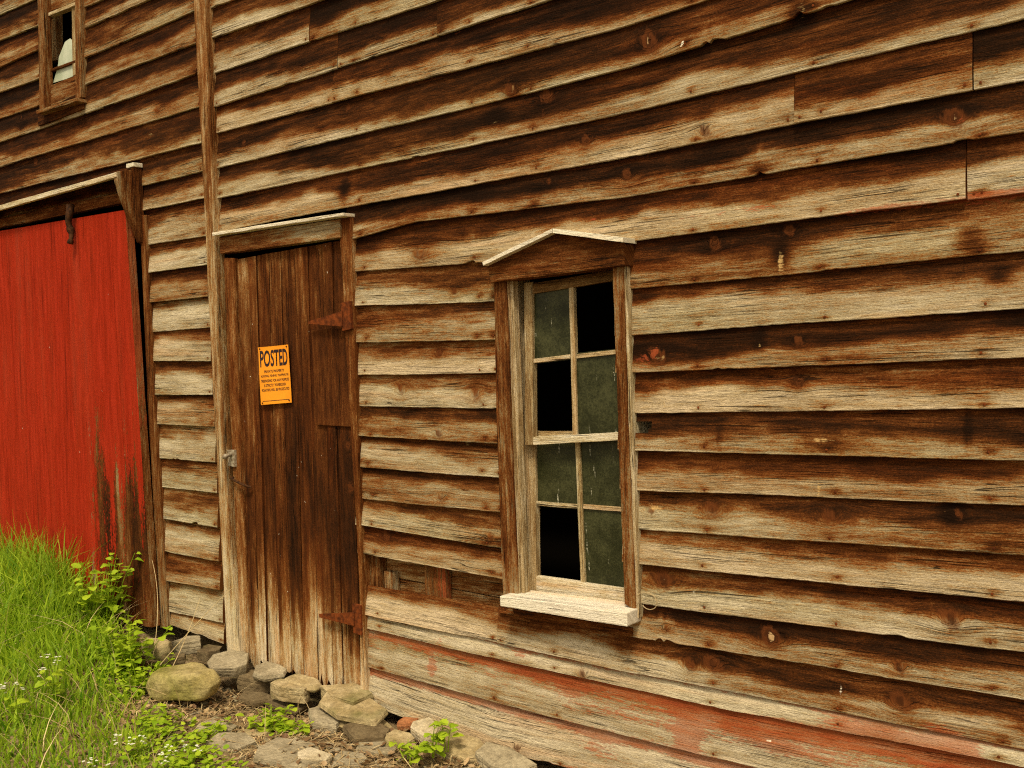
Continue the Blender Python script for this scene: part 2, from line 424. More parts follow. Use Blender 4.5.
def board(mb, e, top, x0, x1, b=.5, amp=.55, base=.22, t=.026, paint=0.0, knots=1.0, ov=.022, hole=None, light=0.0, nails=True):
    """one clapboard between x0 and x1: bevelled, cupped, frayed at its lower edge"""
    if x1 - x0 < .01: return
    seed = random.random(); s = seed * 500
    nu = max(2, int((x1 - x0) / CELL)); nv = 14
    u = np.linspace(x0, x1, nu + 1)
    ez = e(u) + .0022 * vn(u * 1.6 + s, 1) + .0010 * vn(u * 8 + s, 2) + .0009 * vn(u * 45 + s, 3)
    chip = np.maximum(0, vn(u * 5.3 + s, 7) - .78) * .05 * (vn(u * 60 + s, 3) > -.5)
    ez = ez + chip
    for mx, mz, ru, rv, am in DARKM:
        if am >= .9 and 0 < mz - float(e(mx)) < .06: ez = ez + .014 * np.exp(-((u - mx) / .011) ** 2) * (1 + .5 * vn(u * 150, 2))
    tz = top(u) + ov
    exposure = np.maximum(top(u) - e(u), .03)
    yb = -t - .0065 * vn(u * 1.3 + s, 4) - .002 * vn(u * 6 + s, 5)
    prof = [0, 0, .012] + list(np.linspace(.06, 1, nv - 2))
    rows, ys = [], []
    H = tz - ez
    for i, p in enumerate(prof):
        f = p
        z = ez + H * f
        y = yb * (1 - f) + (-.006) * f
        y = y - .0025 * np.sin(np.pi * min(1, f * 1.4))           # cupped face
        if i == 0: y = y + .016; z = z + .001
        if i == 1: y = y + .0015
        rows.append(z); ys.append(y)
    Z = np.array(rows); Y = np.array(ys); U = np.broadcast_to(u, Z.shape)
    vr = (Z - ez) / exposure
    gv = Z - e(u)
    # dark, protected wood under the lap against the bleached lower half
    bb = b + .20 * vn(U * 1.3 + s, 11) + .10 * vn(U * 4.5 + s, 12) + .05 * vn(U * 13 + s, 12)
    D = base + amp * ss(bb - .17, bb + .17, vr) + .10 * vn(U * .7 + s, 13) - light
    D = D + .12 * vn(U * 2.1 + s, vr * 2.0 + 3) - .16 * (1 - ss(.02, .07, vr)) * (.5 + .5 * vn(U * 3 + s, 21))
    red = np.zeros_like(D); blond = np.zeros_like(D); kn = np.zeros_like(D); dk = np.zeros_like(D); wh = np.zeros_like(D)
    if paint:
        red += paint * (.08 + .15 * ss(-2.9, -1.3, U) + .05 * ss(-.1, .5, vn(U * 1.1, vr * 1.5 + s)))
        red += paint * (.80 * ss(.66, .90, vr) + .30 * ss(.55, 1.0, vn(U * .8 + s, vr * 2) * .5 + .6) - .02)
        red += paint * .30 * (1 - ss(.0, .10, vr)) 
    for lst, arr in ((RED, red), (BLOND, blond), (DARKM, dk), (WHITE, wh)):
        for mx, mz, ru, rv, am in lst:
            if x0 - .3 < mx < x1 + .3 and abs(mz - e(mx)) < .25:
                arr += am * np.exp(-((U - mx) / ru) ** 2 - ((Z - mz) / rv) ** 2)
    kl = [(mx, mz, ru, rv, am) for mx, mz, ru, rv, am in KNOTS if x0 < mx < x1 and e(mx) < mz < top(mx)]
    r2 = random.Random(int(seed * 1e6))
    for _ in range(int((x1 - x0) * .8 * knots * r2.uniform(.2, 1.5) + r2.random() * .6)):
        kx = r2.uniform(x0, x1); q = r2.uniform(.008, .020)
        kl.append((kx, e(kx) + r2.uniform(.15, .85) * (top(kx) - e(kx)), q * r2.uniform(.9, 1.5), q * .8, r2.uniform(.6, 1)))
    for mx, mz, ru, rv, am in kl:
        du, dv = U - mx, Z - mz
        w = np.exp(-(du / (3.2 * ru)) ** 2 - (dv / (2.2 * rv)) ** 2)
        gv = gv - dv * .85 * w
        kn += am * np.exp(-(((du + .35 * dv) / ru) ** 2 + (dv / (1.5 * rv)) ** 2))
        dk += .45 * am * np.exp(-(du / (2.0 * ru)) ** 2 - (dv / (2.0 * rv)) ** 2)
        gv = gv + am * .018 * np.exp(-((du / ru) ** 2 + (dv / rv) ** 2))
    nl = []
    if nails:
        for bx in BX:
            if x0 + .02 < bx < x1 - .02:
                nx = bx + random.uniform(-.015, .015); nz = float(e(nx)) + random.uniform(.012, .022)
                nl.append((nx, nz))
        nl += [(x0 + .018, float(e(x0)) + .016), (x1 - .02, float(e(x1)) + .017)]
        for nx, nz in nl:
            dk += .75 * np.exp(-((U - nx) / .020) ** 2 - ((Z - nz) / .009) ** 2)
            j = np.argmin(abs(u - nx)); f = max(0, min(1, (nz - ez[j]) / H[j]))
            yy = yb[j] * (1 - f) - .006 * f - .0035
            ang = np.linspace(0, 2 * np.pi, 9)[:-1]
            r_ = .0042
            vv = [(nx, yy - .001, nz)] + [(nx + r_ * math.cos(a), yy, nz + r_ * math.sin(a)) for a in ang]
            mb.add(vv, [(0, 1 + (i + 1) % 8, 1 + i) for i in range(8)], (0, 0), (.3, .9, .2, 0), (0, 0, .6, 0), 1)
    P = np.stack([U, Y, Z], -1).reshape(-1, 3)
    nr = len(prof); nc = nu + 1
    I = np.arange(nr * nc).reshape(nr, nc)
    q = np.stack([I[:-1, :-1], I[:-1, 1:], I[1:, 1:], I[1:, :-1]], -1)
    if hole:
        hx0, hx1, hz0, hz1 = hole
        cx = (U[:-1, :-1] + U[1:, 1:]) / 2; cz = (Z[:-1, :-1] + Z[1:, 1:]) / 2
        edge = hx1 + .02 * (cz - hz0) / (hz1 - hz0) - .008
        q = q[~((cx > hx0) & (cx < edge) & (cz > hz0) & (cz < hz1))]
    q = q.reshape(-1, 4)
    uv = np.stack([U + s, gv + s], -1).reshape(-1, 2)
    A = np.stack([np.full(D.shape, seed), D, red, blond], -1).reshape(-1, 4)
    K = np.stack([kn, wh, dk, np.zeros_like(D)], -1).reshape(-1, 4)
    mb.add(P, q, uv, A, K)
    # end grain at both ends
    for c in (0, nc - 1):
        base_i = mb.n
        pts = [(U[i, c], Y[i, c], Z[i, c]) for i in range(nr)] + [(U[nr - 1, c], .004, Z[nr - 1, c]), (U[0, c], .004, Z[0, c])]
        mb.add(pts, [tuple(range(nr + 2)) if c else tuple(reversed(range(nr + 2)))], (s, s), (seed, .55, 0, 0))

def course(mb, e, top, x0, x1, joints=(), segs=None, **k):
    xs = [x0] + [j for j in joints if x0 < j < x1] + [x1]
    for n_, (a, c) in enumerate(zip(xs, xs[1:])):
        kk = dict(k)
        kk['b'] = k.get('b', .5) + random.uniform(-.08, .08)
        kk['amp'] = k.get('amp', .5) * random.uniform(.88, 1.08)
        kk['base'] = k.get('base', .22) + random.uniform(-.05, .05) + (segs[n_] if segs else 0)
        board(mb, e, top, a + (.0016 if a != x0 else 0), c - (.0016 if c != x1 else 0), **kk)

XR = 1.6                                             # the wall runs on past the frame
POST_R = W(222, 300).x - .02
CAS = W(354, 300).x - .012                           # outer edge of the plank door's casing
WL, WR = W(500, 440).x + .03, W(627, 440).x - .02    # window opening under its casings
JX = lambda *p: [W(a, b).x for a, b in p]

E1 = Edge((214, 37), (323, 0)); E2 = Edge((216, 72), (430, 2)); E3 = Edge((216, 107), (549, 0))
E4 = Edge((216, 133), (620, 27), (706, 0)); E5 = Edge((217, 168), (620, 70), (793, 18), (850, 0))
E6 = Edge((218, 198), (620, 114), (1024, 18)); E7 = Edge((218, 232), (282, 219), (620, 158), (797, 123), (1024, 80))
E8 = Edge((356, 239), (417, 222), (620, 198), (830, 163), (1024, 132))
E9 = Edge((356, 271), (487, 262), (632, 241), (948, 202), (1024, 192))
E10 = Edge((358, 306), (490, 301), (632, 289), (1024, 251)); E11 = Edge((358, 342), (492, 340), (634, 335), (1024, 309))
E12 = Edge((359, 375), (494, 373), (634, 372), (1024, 357)); E13 = Edge((360, 406), (495, 409), (636, 413), (1024, 409))
E14 = Edge((360, 436), (495, 444), (638, 451), (1024, 460)); E15 = Edge((362, 467), (497, 477), (639, 490.5), (1024, 506))
E16 = Edge((363, 499), (498, 512), (640, 529), (1024, 555.5)); E17 = Edge((364, 526), (499, 548), (641, 564), (1024, 602))
E18 = Edge((365, 554), (501, 579), (655, 606), (1024, 652)); E19 = Edge((368, 590), (500, 613), (641, 638), (1024, 700.6))
E20 = Edge((368, 615.6), (500, 644), (624, 671), (1024, 749.5)); E21 = Edge((370, 630), (500, 660), (700, 705), (1024, 767))
E22 = Edge((370, 668), (500, 704), (700, 756)); E23 = Edge((368, 705), (495, 751), (558, 767))
E20T = Edge((365, 586), (500, 608.6), (640, 636))

def mains():
    mb = MB()
    tops = [Lift(E1, .142 * k) for k in range(7, 0, -1)]
    seq = tops + [E1, E2, E3, E4, E5, E6, E7, E8, E9, E10, E11, E12, E13, E14, E15, E16, E17, E18, E19]
    up = dict(b=.42, amp=.58, base=.23)
    for i in range(1, len(seq)):
        e, tp = seq[i], seq[i - 1]
        j = ()
        if e is E2: j = JX((313, 39))
        if e is E3: j = JX((341, 62), (440, 20))
        if e is E4: j = JX((336, 92))
        if e is E7: j = JX((797, 105), (975, 70))
        if e in (E8, ):
            course(mb, e, tp, CAS, XR, j, **up)
        elif e is E9:
            course(mb, e, tp, CAS, XR, JX((970, 225)), b=.50, amp=.54, base=.25)
        elif e in (E10, E11, E12, E13, E14, E15, E16, E17, E18):
            course(mb, e, tp, CAS, WL, (), b=.62, amp=.37, base=.27, knots=1.6)
            kk = dict(b=.50, amp=.47, base=.26)
            if e in (E12, E13): kk = dict(b=.50, amp=.55, base=.17)
            if e in (E14, E15, E16): kk = dict(b=.60, amp=.38, base=.27)
            if e in (E17, E18): kk = dict(b=.50, amp=.48, base=.16)
            if e is E10: kk = dict(b=.6, amp=.42, base=.30)
            if e is E14:
                p0, p1 = W(639, 434, -.01), W(651, 422, -.01)
                kk['hole'] = (p0.x - .05, p1.x, p0.z, p1.z + .004)
            course(mb, e, tp, WR, XR, (), **kk)
        elif e is E19:
            course(mb, e, Edge((500, 604), (641, 625)), W(503, 612).x, WR, (), b=.48, amp=.48, base=.40, ov=.0); course(mb, e, tp, WR, XR, (), b=.44, amp=.50, base=.19)
        else:
            course(mb, e, tp, POST_R, XR, j, (0, -.13, -.04) if e is E7 else None, **up)
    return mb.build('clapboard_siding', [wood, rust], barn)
main_sid = mains()
def skirt():
    mb = MB()
    course(mb, E20, E20T, CAS, W(501, 640).x, (), b=.45, amp=.46, base=.16, ov=.0)
    course(mb, E20, E19, W(501, 640).x, XR, (), b=.45, amp=.46, base=.16)
    course(mb, E21, E20, CAS, XR, (), b=.75, amp=.2, base=.12, paint=.6)
    course(mb, E22, E21, CAS, XR, (), b=.6, amp=.25, base=.10, paint=.85)
    course(mb, E23, E22, CAS, XR, (), b=.8, amp=.2, base=.02, paint=.85)
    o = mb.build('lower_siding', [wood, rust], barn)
    o['label'] = 'lowest clapboards with red paint left along their laps'
skirt()

A1 = Edge((0, 14), (32, 0)); A2 = Edge((0, 40), (35, 26.7), (100, 0)); A3 = Edge((0, 66.7), (35, 51.7), (87, 27), (143, 1.7))
A4 = Edge((0, 92), (35, 80), (85, 58), (195, 10)); A5 = Edge((0, 118), (36, 106), (86, 84), (195, 43))
A6 = Edge((0, 142), (87, 113), (196, 74)); A7 = Edge((0, 167), (197, 107)); A8 = Edge((0, 194), (200, 143))
B9 = Edge((147, 185), (200, 172)); B10 = Edge((147, 210), (202, 198))
BS = [Edge((148.4, 244.7), (204.7, 236)), Edge((150, 273), (205, 265)), Edge((151.6, 302.5), (207, 297)), Edge((152, 332), (208, 327.5)),
      Edge((154.7, 361), (210, 361)), Edge((156, 395), (212.5, 395)), Edge((157, 424), (214, 426.6)), Edge((159, 458), (216.6, 462.5)),
      Edge((161, 488), (218, 493.7)), Edge((164, 519), (219, 528)), Edge((166, 552), (221, 562)), Edge((167.4, 581), (223, 590.7)),
      Edge((169, 611.6), (225, 624)), Edge((171, 625.6), (226, 645))]
XL = -9.5
POST_L = W(205, 240).x + .045
SWL, SWR = W(42, 50).x + .02, W(83, 50).x - .02
def left_bay():
    mb = MB()
    seq = [Lift(A1, .145 * k) for k in range(5, 0, -1)] + [A1, A2, A3, A4, A5, A6, A7, A8]
    for i in range(1, len(seq)):
        e, tp = seq[i], seq[i - 1]
        k = dict(b=.42, amp=.46, base=.37)
        if e in (A1, A2, A3, A4, A5) or (e not in (A6, A7, A8) and i >= 4):
            course(mb, e, tp, XL, SWL, (), **k); course(mb, e, tp, SWR, POST_L, (), **k)
        else:
            course(mb, e, tp, XL, POST_L, (), **k)
    hx = W(143, 190).x
    course(mb, B9, A8, XL, hx, (), b=.2, amp=.4, base=.40)
    course(mb, B9, A8, hx, POST_L, (), b=.35, amp=.36, base=.33)
    course(mb, B10, B9, hx, POST_L, (), b=.55, amp=.46, base=.22)
    p = B10
    for i, e in enumerate(BS):
        low = i >= 8
        course(mb, e, p, W(150, 400).x + .035, POST_L, (), b=.60, amp=.42 if not low else .28, base=.20 if not low else .15, knots=1.3)
        p = e
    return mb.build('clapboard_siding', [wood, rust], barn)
left_bay()

# dark inside of the barn, and the rough backing under the sill
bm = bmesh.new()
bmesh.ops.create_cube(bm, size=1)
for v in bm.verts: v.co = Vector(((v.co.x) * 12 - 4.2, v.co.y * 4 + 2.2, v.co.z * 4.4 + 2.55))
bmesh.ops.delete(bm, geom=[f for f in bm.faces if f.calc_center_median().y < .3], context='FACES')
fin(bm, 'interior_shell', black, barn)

# posts and trim
slab('corner_post', [(193, -60), (193.5, 0), (203, 180), (208.5, 300), (214.5, 420), (221, 540), (227, 652), (240, 656), (231, 560), (223, 420), (217, 300), (212, 180), (204.5, 0), (203, -60)],
     -.058, .0, doorw, barn, 'v', D=lambda x, y, z: .30 + .1 * vn(z * 2, 5) - .26 * ss(.9, .3, z), dark=lambda x, y, z: .5 * np.exp(-((z - 2.75) / .12) ** 2))
slab('door_jamb', [(139.5, 215), (143, 300), (149, 430), (155, 540), (160, 628), (168, 627), (163, 540), (155.5, 430), (148.5, 300), (145.5, 215)], -.036, .03, wood, barn, 'v',
     D=lambda x, y, z: .55 - .2 * ss(1.2, .3, z))

# ---- plank door
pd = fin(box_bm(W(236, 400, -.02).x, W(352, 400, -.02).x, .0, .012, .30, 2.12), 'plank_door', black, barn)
tops = [(224, 262), (236, 259.5), (247.5, 257.5), (256, 256), (268, 253.5), (280, 251.5), (293, 249.2), (307, 246.6), (322, 244), (332, 242), (345, 240)]
bots = [(240, 660), (249.5, 662), (260, 664), (267, 666), (279, 668.5), (291, 674), (304, 679), (318, 682), (333, 684), (343, 689), (361, 697)]
def vplank(mb, t0, t1, b0, b1, y, dfun, jag=.030, th=.02, bow=.0):
    P0, P1, Q0, Q1 = W(*t0, y), W(*t1, y), W(*b0, y), W(*b1, y)
    seed = random.random(); s = seed * 400
    nu, nv = 170, 8
    a = np.linspace(0, 1, nu + 1)[:, None]; c = np.linspace(0, 1, nv + 1)[None, :]
    gap = .0020
    width = abs(P1.x - P0.x)
    cc = c * (1 - 2 * gap / max(width, .01)) + gap / max(width, .01)
    X = (P0.x * (1 - cc) + P1.x * cc) * (1 - a) + (Q0.x * (1 - cc) + Q1.x * cc) * a
    Zt = P0.z * (1 - cc) + P1.z * cc; Zb = Q0.z * (1 - cc) + Q1.z * cc
    Zb = Zb + jag * vn(cc * width * 60 + s, 2) + jag * .8 * np.maximum(0, vn(cc * width * 140 + s, 4))
    Z = Zt * (1 - a) + Zb * a
    X = X + .0016 * vn(Z * 3 + s, 3) + .001 * vn(Z * 14 + s, 3)
    Y = np.full_like(X, y) - .003 * vn(Z * 1.2 + s, 1) + .0018 * vn(X * 50 + s, Z * 2) + np.where((c == 0) | (c == 1), .003, 0) + bow * a
    D = dfun(X, Z) + .10 * vn(X * 40 + s, Z * 1.5) + random.uniform(-.05, .05)
    wh = np.where(np.random.default_rng(int(seed * 1e6)).random(X.shape) > .996, .5, 0.0)
    gv = X.copy(); kn = np.zeros_like(X); dk = np.zeros_like(X)
    r2 = random.Random(int(seed * 1e6))
    for _ in range(r2.choice((0, 1, 1, 2))):
        kz = r2.uniform(.5, 2.1); kx = (P0.x + P1.x) / 2 + r2.uniform(-.3, .3) * width; q = r2.uniform(.008, .016)
        w = np.exp(-((Z - kz) / (4 * q)) ** 2 - ((X - kx) / (2.2 * q)) ** 2)
        gv = gv - (X - kx) * .85 * w
        kn += .9 * np.exp(-((Z - kz) / (1.3 * q)) ** 2 - ((X - kx) / q) ** 2)
    nr, nc = X.shape
    I = np.arange(nr * nc).reshape(nr, nc)
    q = np.stack([I[:-1, :-1], I[1:, :-1], I[1:, 1:], I[:-1, 1:]], -1).reshape(-1, 4)
    A = np.stack([np.full(X.shape, seed), D, 0 * D, 0 * D], -1).reshape(-1, 4)
    K = np.stack([kn, wh, dk, 0 * D], -1).reshape(-1, 4)
    mb.add(np.stack([X, Y, Z], -1).reshape(-1, 3), q, np.stack([Z + s, gv + s], -1).reshape(-1, 2), A, K)
    for col, flip in ((0, True), (nc - 1, False)):
        X2 = np.stack([X[:, col], X[:, col]], 1); Y2 = np.stack([Y[:, col], Y[:, col] + th], 1); Z2 = np.stack([Z[:, col]] * 2, 1)
        J = np.arange(nr * 2).reshape(nr, 2)
        qq = np.stack([J[:-1, 0], J[1:, 0], J[1:, 1], J[:-1, 1]], -1)
        if flip: qq = qq[:, ::-1]
        mb.add(np.stack([X2, Y2, Z2], -1).reshape(-1, 3), qq, np.stack([Z2 + s, X2 + Y2 + s], -1).reshape(-1, 2), (seed, .7, 0, 0))
    for row in (0, nr - 1):
        X2 = np.stack([X[row], X[row]], 1); Y2 = np.stack([Y[row], Y[row] + th], 1); Z2 = np.stack([Z[row]] * 2, 1)
        J = np.arange(nc * 2).reshape(nc, 2)
        mb.add(np.stack([X2, Y2, Z2], -1).reshape(-1, 3), np.stack([J[:-1, 0], J[1:, 0], J[1:, 1], J[:-1, 1]], -1), (s, s), (seed, .5, 0, 0))
def door_D(X, Z):
    return .63 - .10 * ss(1.6, 2.1, Z) + .10 * np.exp(-((Z - .95) / .3) ** 2) - .52 * ss(.80, .25, Z + .16 * vn(X * 25, .3) + .10 * vn(X * 70, .8))
mb = MB()
for i in range(len(tops) - 1):
    left = i < 3
    f = (lambda X, Z: door_D(X, Z) - .14) if left else door_D
    vplank(mb, tops[i], tops[i + 1], bots[i], bots[i + 1], -.022 if left else -.016 + .003 * (i % 2), f)
dp = mb.build('planks', [doorw], pd)
# narrow upright batten at the door's left
slab('batten', [(224, 258), (226, 330), (231, 430), (237, 560), (241, 658), (249, 660), (245.5, 560), (240.5, 430), (236, 330), (234, 258)], -.034, -.01, doorw, pd, 'v',
     D=lambda x, y, z: .44 - .30 * ss(.75, .25, z))
# thin dark board standing in for a missing piece's shadow by the upper hinge
slab('missing_piece_shadow', [(311, 330), (316, 425), (352, 427), (349, 328)], -.0265, -.012, doorw, pd, 'v', D=.62)
def hinge(tip, plate, y):
    h = slab('hinge', plate, y - .004, y + .012, rust, pd, bev=.001)
    s1 = slab('strap', tip, y - .009, y, rust, h, bev=.001)
hinge([(308, 321.5), (308, 324), (342, 326.5), (342, 311)], [(340.5, 303), (342, 331), (351, 329), (349.5, 301)], -.052)
hinge([(318.5, 614), (319, 617.5), (354, 626), (354, 612.5)], [(352, 604), (353.5, 633), (361.5, 635.5), (360.5, 605.5)], -.046)
# latch: worn knob plate and a drooping hook
lt = slab('latch', [(227, 450), (228.5, 466), (234.5, 467), (234, 450)], -.048, -.03, paleiron, pd, bev=.001)
bm = bmesh.new()
p0 = W(231, 478, -.05); tube(bm, [p0 + Vector((0, .02, 0)), p0, p0 + Vector((.05, -.012, -.012)), p0 + Vector((.11, -.008, -.03)), p0 + Vector((.135, .01, -.04))], .006)
fin(bm, 'hook', darkiron, lt)
bm = bmesh.new()
p0 = W(231, 455, -.05); tube(bm, [p0 + Vector((0, .0, .0)), p0 + Vector((0, -.02, 0)), p0 + Vector((0, -.034, -.004)), p0 + Vector((0, -.045, -.01))], [.008, .009, .014, .008], 10)
fin(bm, 'knob', paleiron, lt, smooth=True)

# casing and head of the plank door
slab('door_casing', [(338.5, 216), (345, 330), (353, 470), (359.5, 590), (360.5, 697), (366.5, 705.5), (363.5, 610), (358, 470), (353.5, 330), (350.5, 214)], -.040, .01, doorw, barn, 'v',
     D=lambda x, y, z: .47 + .1 * vn(z * 3, 2) - .36 * ss(.62, .20, z))
slab('door_head', [(219, 237), (220, 254), (340, 237.5), (339.5, 219)], -.050, .0, wood, barn, 'h', D=lambda x, y, z: .42 + .15 * vn(x * 5, 1))
slab('drip_cap', [(212, 232.5), (212.5, 235.8), (343, 215.8), (343, 212.4)], -.085, -.01, pale, barn, 'h', D=.05, white=.3)

# ---- exposed framing where a clapboard is missing
sh = [(381, 563, 574), (381, 575.5, 585), (381, 586, 604)]
yb = .055
for k, (l0, l1) in enumerate((((366, 553), (366, 572)), ((366, 573), (366, 586)), ((366, 587), (366, 606)))):
    a0, a1 = W(l0[0], l0[1], yb), W(l1[0], l1[1], yb)
    slope = (W(500, 600, yb).z - W(380, 577, yb).z) / (W(500, 600, yb).x - W(380, 577, yb).x)
    x1 = W(512, 590, yb).x
    fr = [Vector((a0.x, yb, a0.z)), Vector((x1, yb, a0.z + slope * 1.0 * (x1 - a0.x))), Vector((x1, yb, a1.z + slope * (x1 - a0.x))), Vector((a1.x, yb, a1.z))]
    fin(prism_bm(fr, [Vector((p.x, yb + .02, p.z)) for p in fr]), 'sheathing_board', doorw, barn, 'h', D=.31 + .04 * k)
for pts, D_ in (([(367, 552), (368, 592), (381, 594), (380, 554)], .5), ([(424, 560), (425, 604), (446, 607), (445, 563)], .46), ([(384, 571), (385, 592), (394, 594), (393, 573)], .36)):
    slab('wall_stud', pts, .012, .05, wood, barn, 'v', D=D_, red=lambda x, y, z: .55 * ss(W(430, 580, 0).x, W(440, 580, 0).x, x) * (D_ == .46))

# ---- four-over-four window
win = empty('window', (W(565, 620).x, 0, W(565, 620).z)); win.parent = barn
JD = dict(axis='v')
slab('casing', [(493.5, 283), (496.5, 430), (503, 598), (517, 596.5), (511.5, 430), (508, 281)], -.052, .0, wood, win, 'v', upright={3: W(511.5, 430, -.052).x, 4: W(511.5, 430, -.052).x, 5: W(511.5, 430, -.052).x}, D=lambda x, y, z: .54 + .10 * vn(z * 4, 1) - .1 * ss(.9, .7, z))
slab('casing', [(612.5, 266), (618, 430), (624.5, 604), (635.5, 611), (628, 430), (623, 262)], -.052, .0, wood, win, 'v', D=lambda x, y, z: .50 + .10 * vn(z * 4, 8))
x0w, x1w = W(511.5, 430, -.05).x - .002, W(620, 430, -.05).x + .03
zt_, zb_ = W(565, 276, 0).z, W(565, 600, 0).z
fin(box_bm(x0w - .015, x0w + .004, -.045, .10, zb_ - .02, zt_ + .05), 'jamb', pale, win, 'v', D=.42)
fin(box_bm(x0w + .0045, x0w + .018, -.030, .005, zb_, zt_ + .04), 'stop', pale, win, 'v', D=.46)
fin(box_bm(x1w - .002, x1w + .016, -.045, .10, zb_ - .02, zt_ + .05), 'jamb', pale, win, 'v', D=.4)
fin(box_bm(x0w, x1w, -.04, .10, zt_ + .012, zt_ + .05), 'head_jamb', wood, win, 'h', D=.5)

def sash(y, rail, corners, ymunt, xmunt, panes, name='sash', D=.44, topD=.44):
    """corners: outer tl,tr,br,bl; rail widths px (left, top, right, bottom)"""
    (tl, tr, br, bl) = corners; L_, T_, R_, B_ = rail
    root = empty(name, Vector((0, 0, 0))); root.parent = win
    def lerp(a, b, f): return (a[0] + (b[0] - a[0]) * f, a[1] + (b[1] - a[1]) * f)
    itl = (tl[0] + L_, tl[1] + T_); itr = (tr[0] - R_, tr[1] + T_); ibr = (br[0] - R_, br[1] - B_); ibl = (bl[0] + L_, bl[1] - B_)
    def piece(nm, pts, f, bk, ax, **k):
        o = slab(nm, pts, f, bk, pale, win, ax, bev=.002, **k)
        return o
    piece('stile', [tl, bl, (ibl[0], bl[1] + (br[1] - bl[1]) * L_ / (br[0] - bl[0])), (itl[0], tl[1] + (tr[1] - tl[1]) * L_ / (tr[0] - tl[0]))], y, y + .03, 'v', D=D + .08)
    piece('stile', [(itr[0], tr[1]), (ibr[0], br[1]), br, tr], y, y + .03, 'v', D=D + .08)
    piece('rail', [(tl[0] + L_ - 1, itl[1] - T_ + .5), (itl[0] - 1, itl[1]), (itr[0] + 1, itr[1]), (tr[0] - R_ + 1, tr[1] + .5)], y + .003, y + .028, 'h', D=topD)
    piece('rail', [ibl, (ibl[0] - 1, bl[1]), (ibr[0] + 1, br[1]), ibr], y + .002, y + .028, 'h', D=.24)
    mt, mbm = lerp(itl, itr, xmunt), lerp(ibl, ibr, xmunt)
    piece('muntin', [(mt[0] - 2.3, mt[1] - 1), (mbm[0] - 2.3, mbm[1] + 1), (mbm[0] + 2.3, mbm[1] + 1), (mt[0] + 2.3, mt[1] - 1)], y + .005, y + .025, 'v', D=D)
    ml, mr = lerp(itl, ibl, ymunt), lerp(itr, ibr, ymunt)
    for (s0, s1) in ((0, xmunt), (xmunt, 1)):
        a, b = lerp(ml, mr, s0), lerp(ml, mr, s1)
        d0 = 0 if s0 == 0 else 3.2; d1 = 0 if s1 == 1 else 3.0
        piece('muntin', [(a[0] + d0, a[1] - 2.2), (a[0] + d0, a[1] + 2.2), (b[0] - d1, b[1] + 2.2), (b[0] - d1, b[1] - 2.2)], y + .006, y + .024, 'h', D=D - .1, white=.25)
    for (ix, iy) in panes:
        u0, u1 = ((0, xmunt), (xmunt, 1))[ix]; v0, v1 = ((0, ymunt), (ymunt, 1))[iy]
        def at(u, v): return lerp(lerp(itl, itr, u), lerp(ibl, ibr, u), v)
        sm = .02
        slab('pane', [at(u0 - sm, v0 - sm), at(u0 - sm, v1 + sm), at(u1 + sm, v1 + sm), at(u1 + sm, v0 - sm)], y + .014, y + .017, glass, win, bev=0)
    bpy.data.objects.remove(root)
sash(.012, (8, 11, 8, 8), ((524, 283), (623, 269), (630, 440), (525, 445)), .47, .47, [(0, 0), (1, 1)], topD=.78)
sash(.048, (8, 8, 9, 17), ((527, 431), (627, 431), (638, 606), (528, 593)), .47, .505, [(0, 0), (1, 0), (1, 1)])
# sill and pediment
slab('sill', [(499.5, 596), (500, 606.5), (627, 627), (627, 612.5)], -.115, .03, pale, win, 'h', bev=.005, D=-.1, white=.34)
slab('sill_apron', [(512, 609), (514, 616), (632, 637), (632, 628)], -.036, -.0, wood, win, 'h', D=.60)
slab('pediment', [(487, 264.5), (490.5, 282.5), (624.5, 265.5), (624, 243), (552, 233)], -.075, -.004, wood, win, 'h', D=lambda x, y, z: .60 - .25 * np.exp(-((z - W(560, 246, -.075).z) / .025) ** 2 - ((x - W(556, 246, -.075).x) / .16) ** 2),
     blond=lambda x, y, z: .35 * np.exp(-((z - W(575, 250, -.075).z) / .02) ** 2 - ((x - W(575, 250, -.075).x) / .1) ** 2), dark=.05)
slab('pediment_cap', [(482, 262), (483, 265.5), (552, 232.5), (552, 228.5)], -.105, -.01, pale, win, 'h', bev=.001, D=.0, white=.34)
slab('pediment_cap', [(552.5, 228.5), (552.5, 233), (622.5, 242), (622.5, 236.8)], -.105, -.01, pale, win, 'h', bev=.001, D=-.1, white=.36)
# loose wire curl by the sill
bm = bmesh.new()
c0 = W(648, 601, -.05)
tube(bm, [c0 + Vector((.035 * math.cos(a) * (1 + .12 * a / 6), -.012 * math.sin(a * .5), .028 * math.sin(a) + .002 * a)) for a in np.linspace(-2.6, 3.4, 26)], .0016, 5)
fin(bm, 'wire_curl', wire_m, win)

# ---- small upper window
w2 = empty('window', (W(60, 105).x, 0, W(60, 105).z)); w2.parent = barn
slab('casing', [(37, -40), (37.5, 0), (39.5, 112), (45, 109), (43.5, 0), (43, -40)], -.048, .0, wood, w2, 'v', D=.48)
slab('casing', [(74.5, -50), (75, 0), (75.5, 99.5), (81, 97), (80, 0), (79.5, -50)], -.048, .0, wood, w2, 'v', D=.45)
slab('sill', [(36, 110.5), (36.5, 114), (77, 101), (76.5, 97.5)], -.085, .02, wood, w2, 'h', D=.40)
slab('sill_apron', [(37.5, 117), (38, 126), (84, 109), (83.5, 101)], -.036, .0, wood, w2, 'h', D=.66)
slab('rail', [(44.5, 88), (45, 108), (79.5, 96.5), (79, 74)], -.012, .02, wood, w2, 'h', D=.45)
slab('rail', [(44, 14.5), (44, 18), (79, 3.5), (79, 0)], -.02, .02, pale, w2, 'h', D=.42)
slab('rail', [(44, 0), (44, 14), (79, 0), (79, -14)], -.005, .02, wood, w2, 'h', D=.40)
